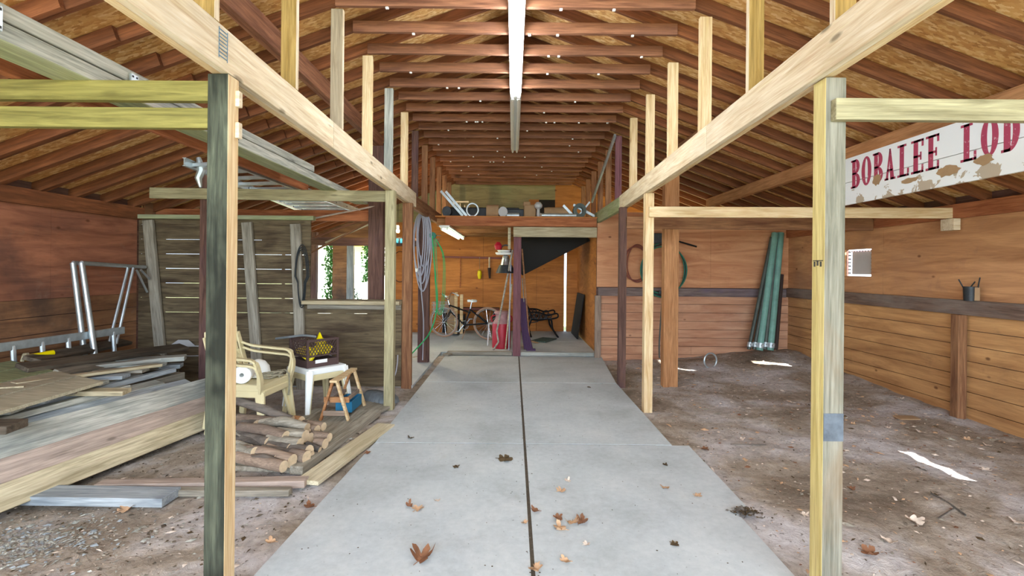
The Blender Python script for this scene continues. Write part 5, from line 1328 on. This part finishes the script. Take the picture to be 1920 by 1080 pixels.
tag(mb.build('twig', 'bark', smooth=True), 'forked twig on the dirt right of the near post', 'twig')
A = G(1370, 828, -.02); B = G(1436, 829, -.02)
for v in (A, B): v.z = dirt_h(v.x, v.y)+.008
tag(MB().tube([A, B], .006, 5).build('twig', 'bark', smooth=True), 'straight twig on the dirt beside the right slab edge', 'twig')
# crumbs of bark, straw and chips over the dirt
rr = random.Random(99)
def litter(name, n, mats, region, smin, smax, lab):
    mb = MB()
    for k in range(n):
        while True:
            x_, y_ = region(rr)
            if not (-1.30 < x_ < 1.44): break
        z_ = dirt_h(x_, y_)+.003; s_ = rr.uniform(smin, smax)*(1 if rr.random() < .9 else 2.2); a = rr.uniform(0, 6.28); tl = rr.uniform(-.5, .5)
        R = Matrix.Rotation(a, 3, 'Z') @ Matrix.Rotation(tl, 3, 'X')
        e = rr.uniform(.15, .7)
        q = [R @ Vector(v) for v in ((-s_, 0, 0), (0, -s_*e, .002), (s_, 0, .001), (s_*.2, s_*e, .003), (0, 0, s_*.25))]
        mb.add([Vector((x_, y_, z_))+v for v in q], [(0, 1, 4), (1, 2, 4), (2, 3, 4), (3, 0, 4)], rr.randrange(len(mats)))
    tag(mb.build(name, mats), lab, 'litter', None, 'stuff')
litter('litter', 5200, ['leaf_pale', 'leaf_tan', 'leaf_dark', 'grey_wood', 'leaf_brown'], lambda r: (r.uniform(1.3, 4.55), r.uniform(1.0, 8.1)), .004, .014, 'scattered chips and crumbled leaves over the right dirt floor')
litter('litter', 500, ['leaf_pale', 'leaf_tan', 'grey_wood'], lambda r: (r.uniform(1.4, 4.5), r.uniform(2.0, 8.0)), .014, .028, 'larger pale leaf fragments strewn over the right dirt floor')
litter('litter', 3600, ['leaf_pale', 'grey_wood', 'leaf_dark', 'weathered', 'old_dark'], lambda r: (r.uniform(-3.4, -1.25), r.uniform(1.6, 4.6)), .004, .014, 'scattered straw and bark chips over the left dirt floor')
litter('wood_chips', 1800, ['weathered', 'blue_grey', 'grey_wood'], lambda r: (r.gauss(-2.65, .25), r.gauss(2.6, .14)), .004, .016, 'pale shredded bark around the foot of the lumber pile')

mb = MB(); rr = random.Random(123)
for k in range(520):
    y_ = 1.2+6.8*rr.random()**1.3; x_ = rr.uniform(-1.1, 1.22); s_ = rr.uniform(.002, .006); a = rr.uniform(0, 6.28)
    if rr.random() < .3: x_ = cx(y_)+rr.gauss(0, .03)
    q = [Vector((x_+s_*rr.uniform(.6, 1.3)*math.cos(a+i*PI/2), y_+s_*rr.uniform(.6, 1.3)*math.sin(a+i*PI/2), .001)) for i in range(4)]
    mb.add(q+[Vector((x_, y_, .001+s_*.5))], [(0, 1, 4), (1, 2, 4), (2, 3, 4), (3, 0, 4)], rr.randrange(3))
tag(mb.build('crumbs', ['leaf_dark', 'joint_dirt', 'bark']), 'dark crumbs sprinkled over the concrete aisle', 'litter', None, 'stuff')
mb = MB(); rr = random.Random(124)
for k in range(260):
    p = G(1392, 962, -.005); x_, y_ = p.x+rr.gauss(.02, .035), p.y+rr.gauss(-.01, .02); s_ = rr.uniform(.006, .018); Rm = Matrix.Rotation(rr.uniform(0, 6), 3, 'Z') @ Matrix.Rotation(rr.uniform(-1, 1), 3, 'X')
    c_ = Vector((x_, y_, rr.uniform(-.005, .02))); mb.add([c_+Rm @ Vector(v)*s_ for v in ((-1, 0, 0), (0, -.5, .1), (1, 0, 0), (0, .5, .1), (0, 0, .3))], [(0, 1, 4), (1, 2, 4), (2, 3, 4), (3, 0, 4)], rr.randrange(2))
tag(mb.build('notch_dark_clump', ['leaf_dark', 'bark']), 'dark crumbled-leaf clump added to darken the notch in the right slab edge', 'litter', None, 'stuff')  # added to cover the bright slab face at the notch
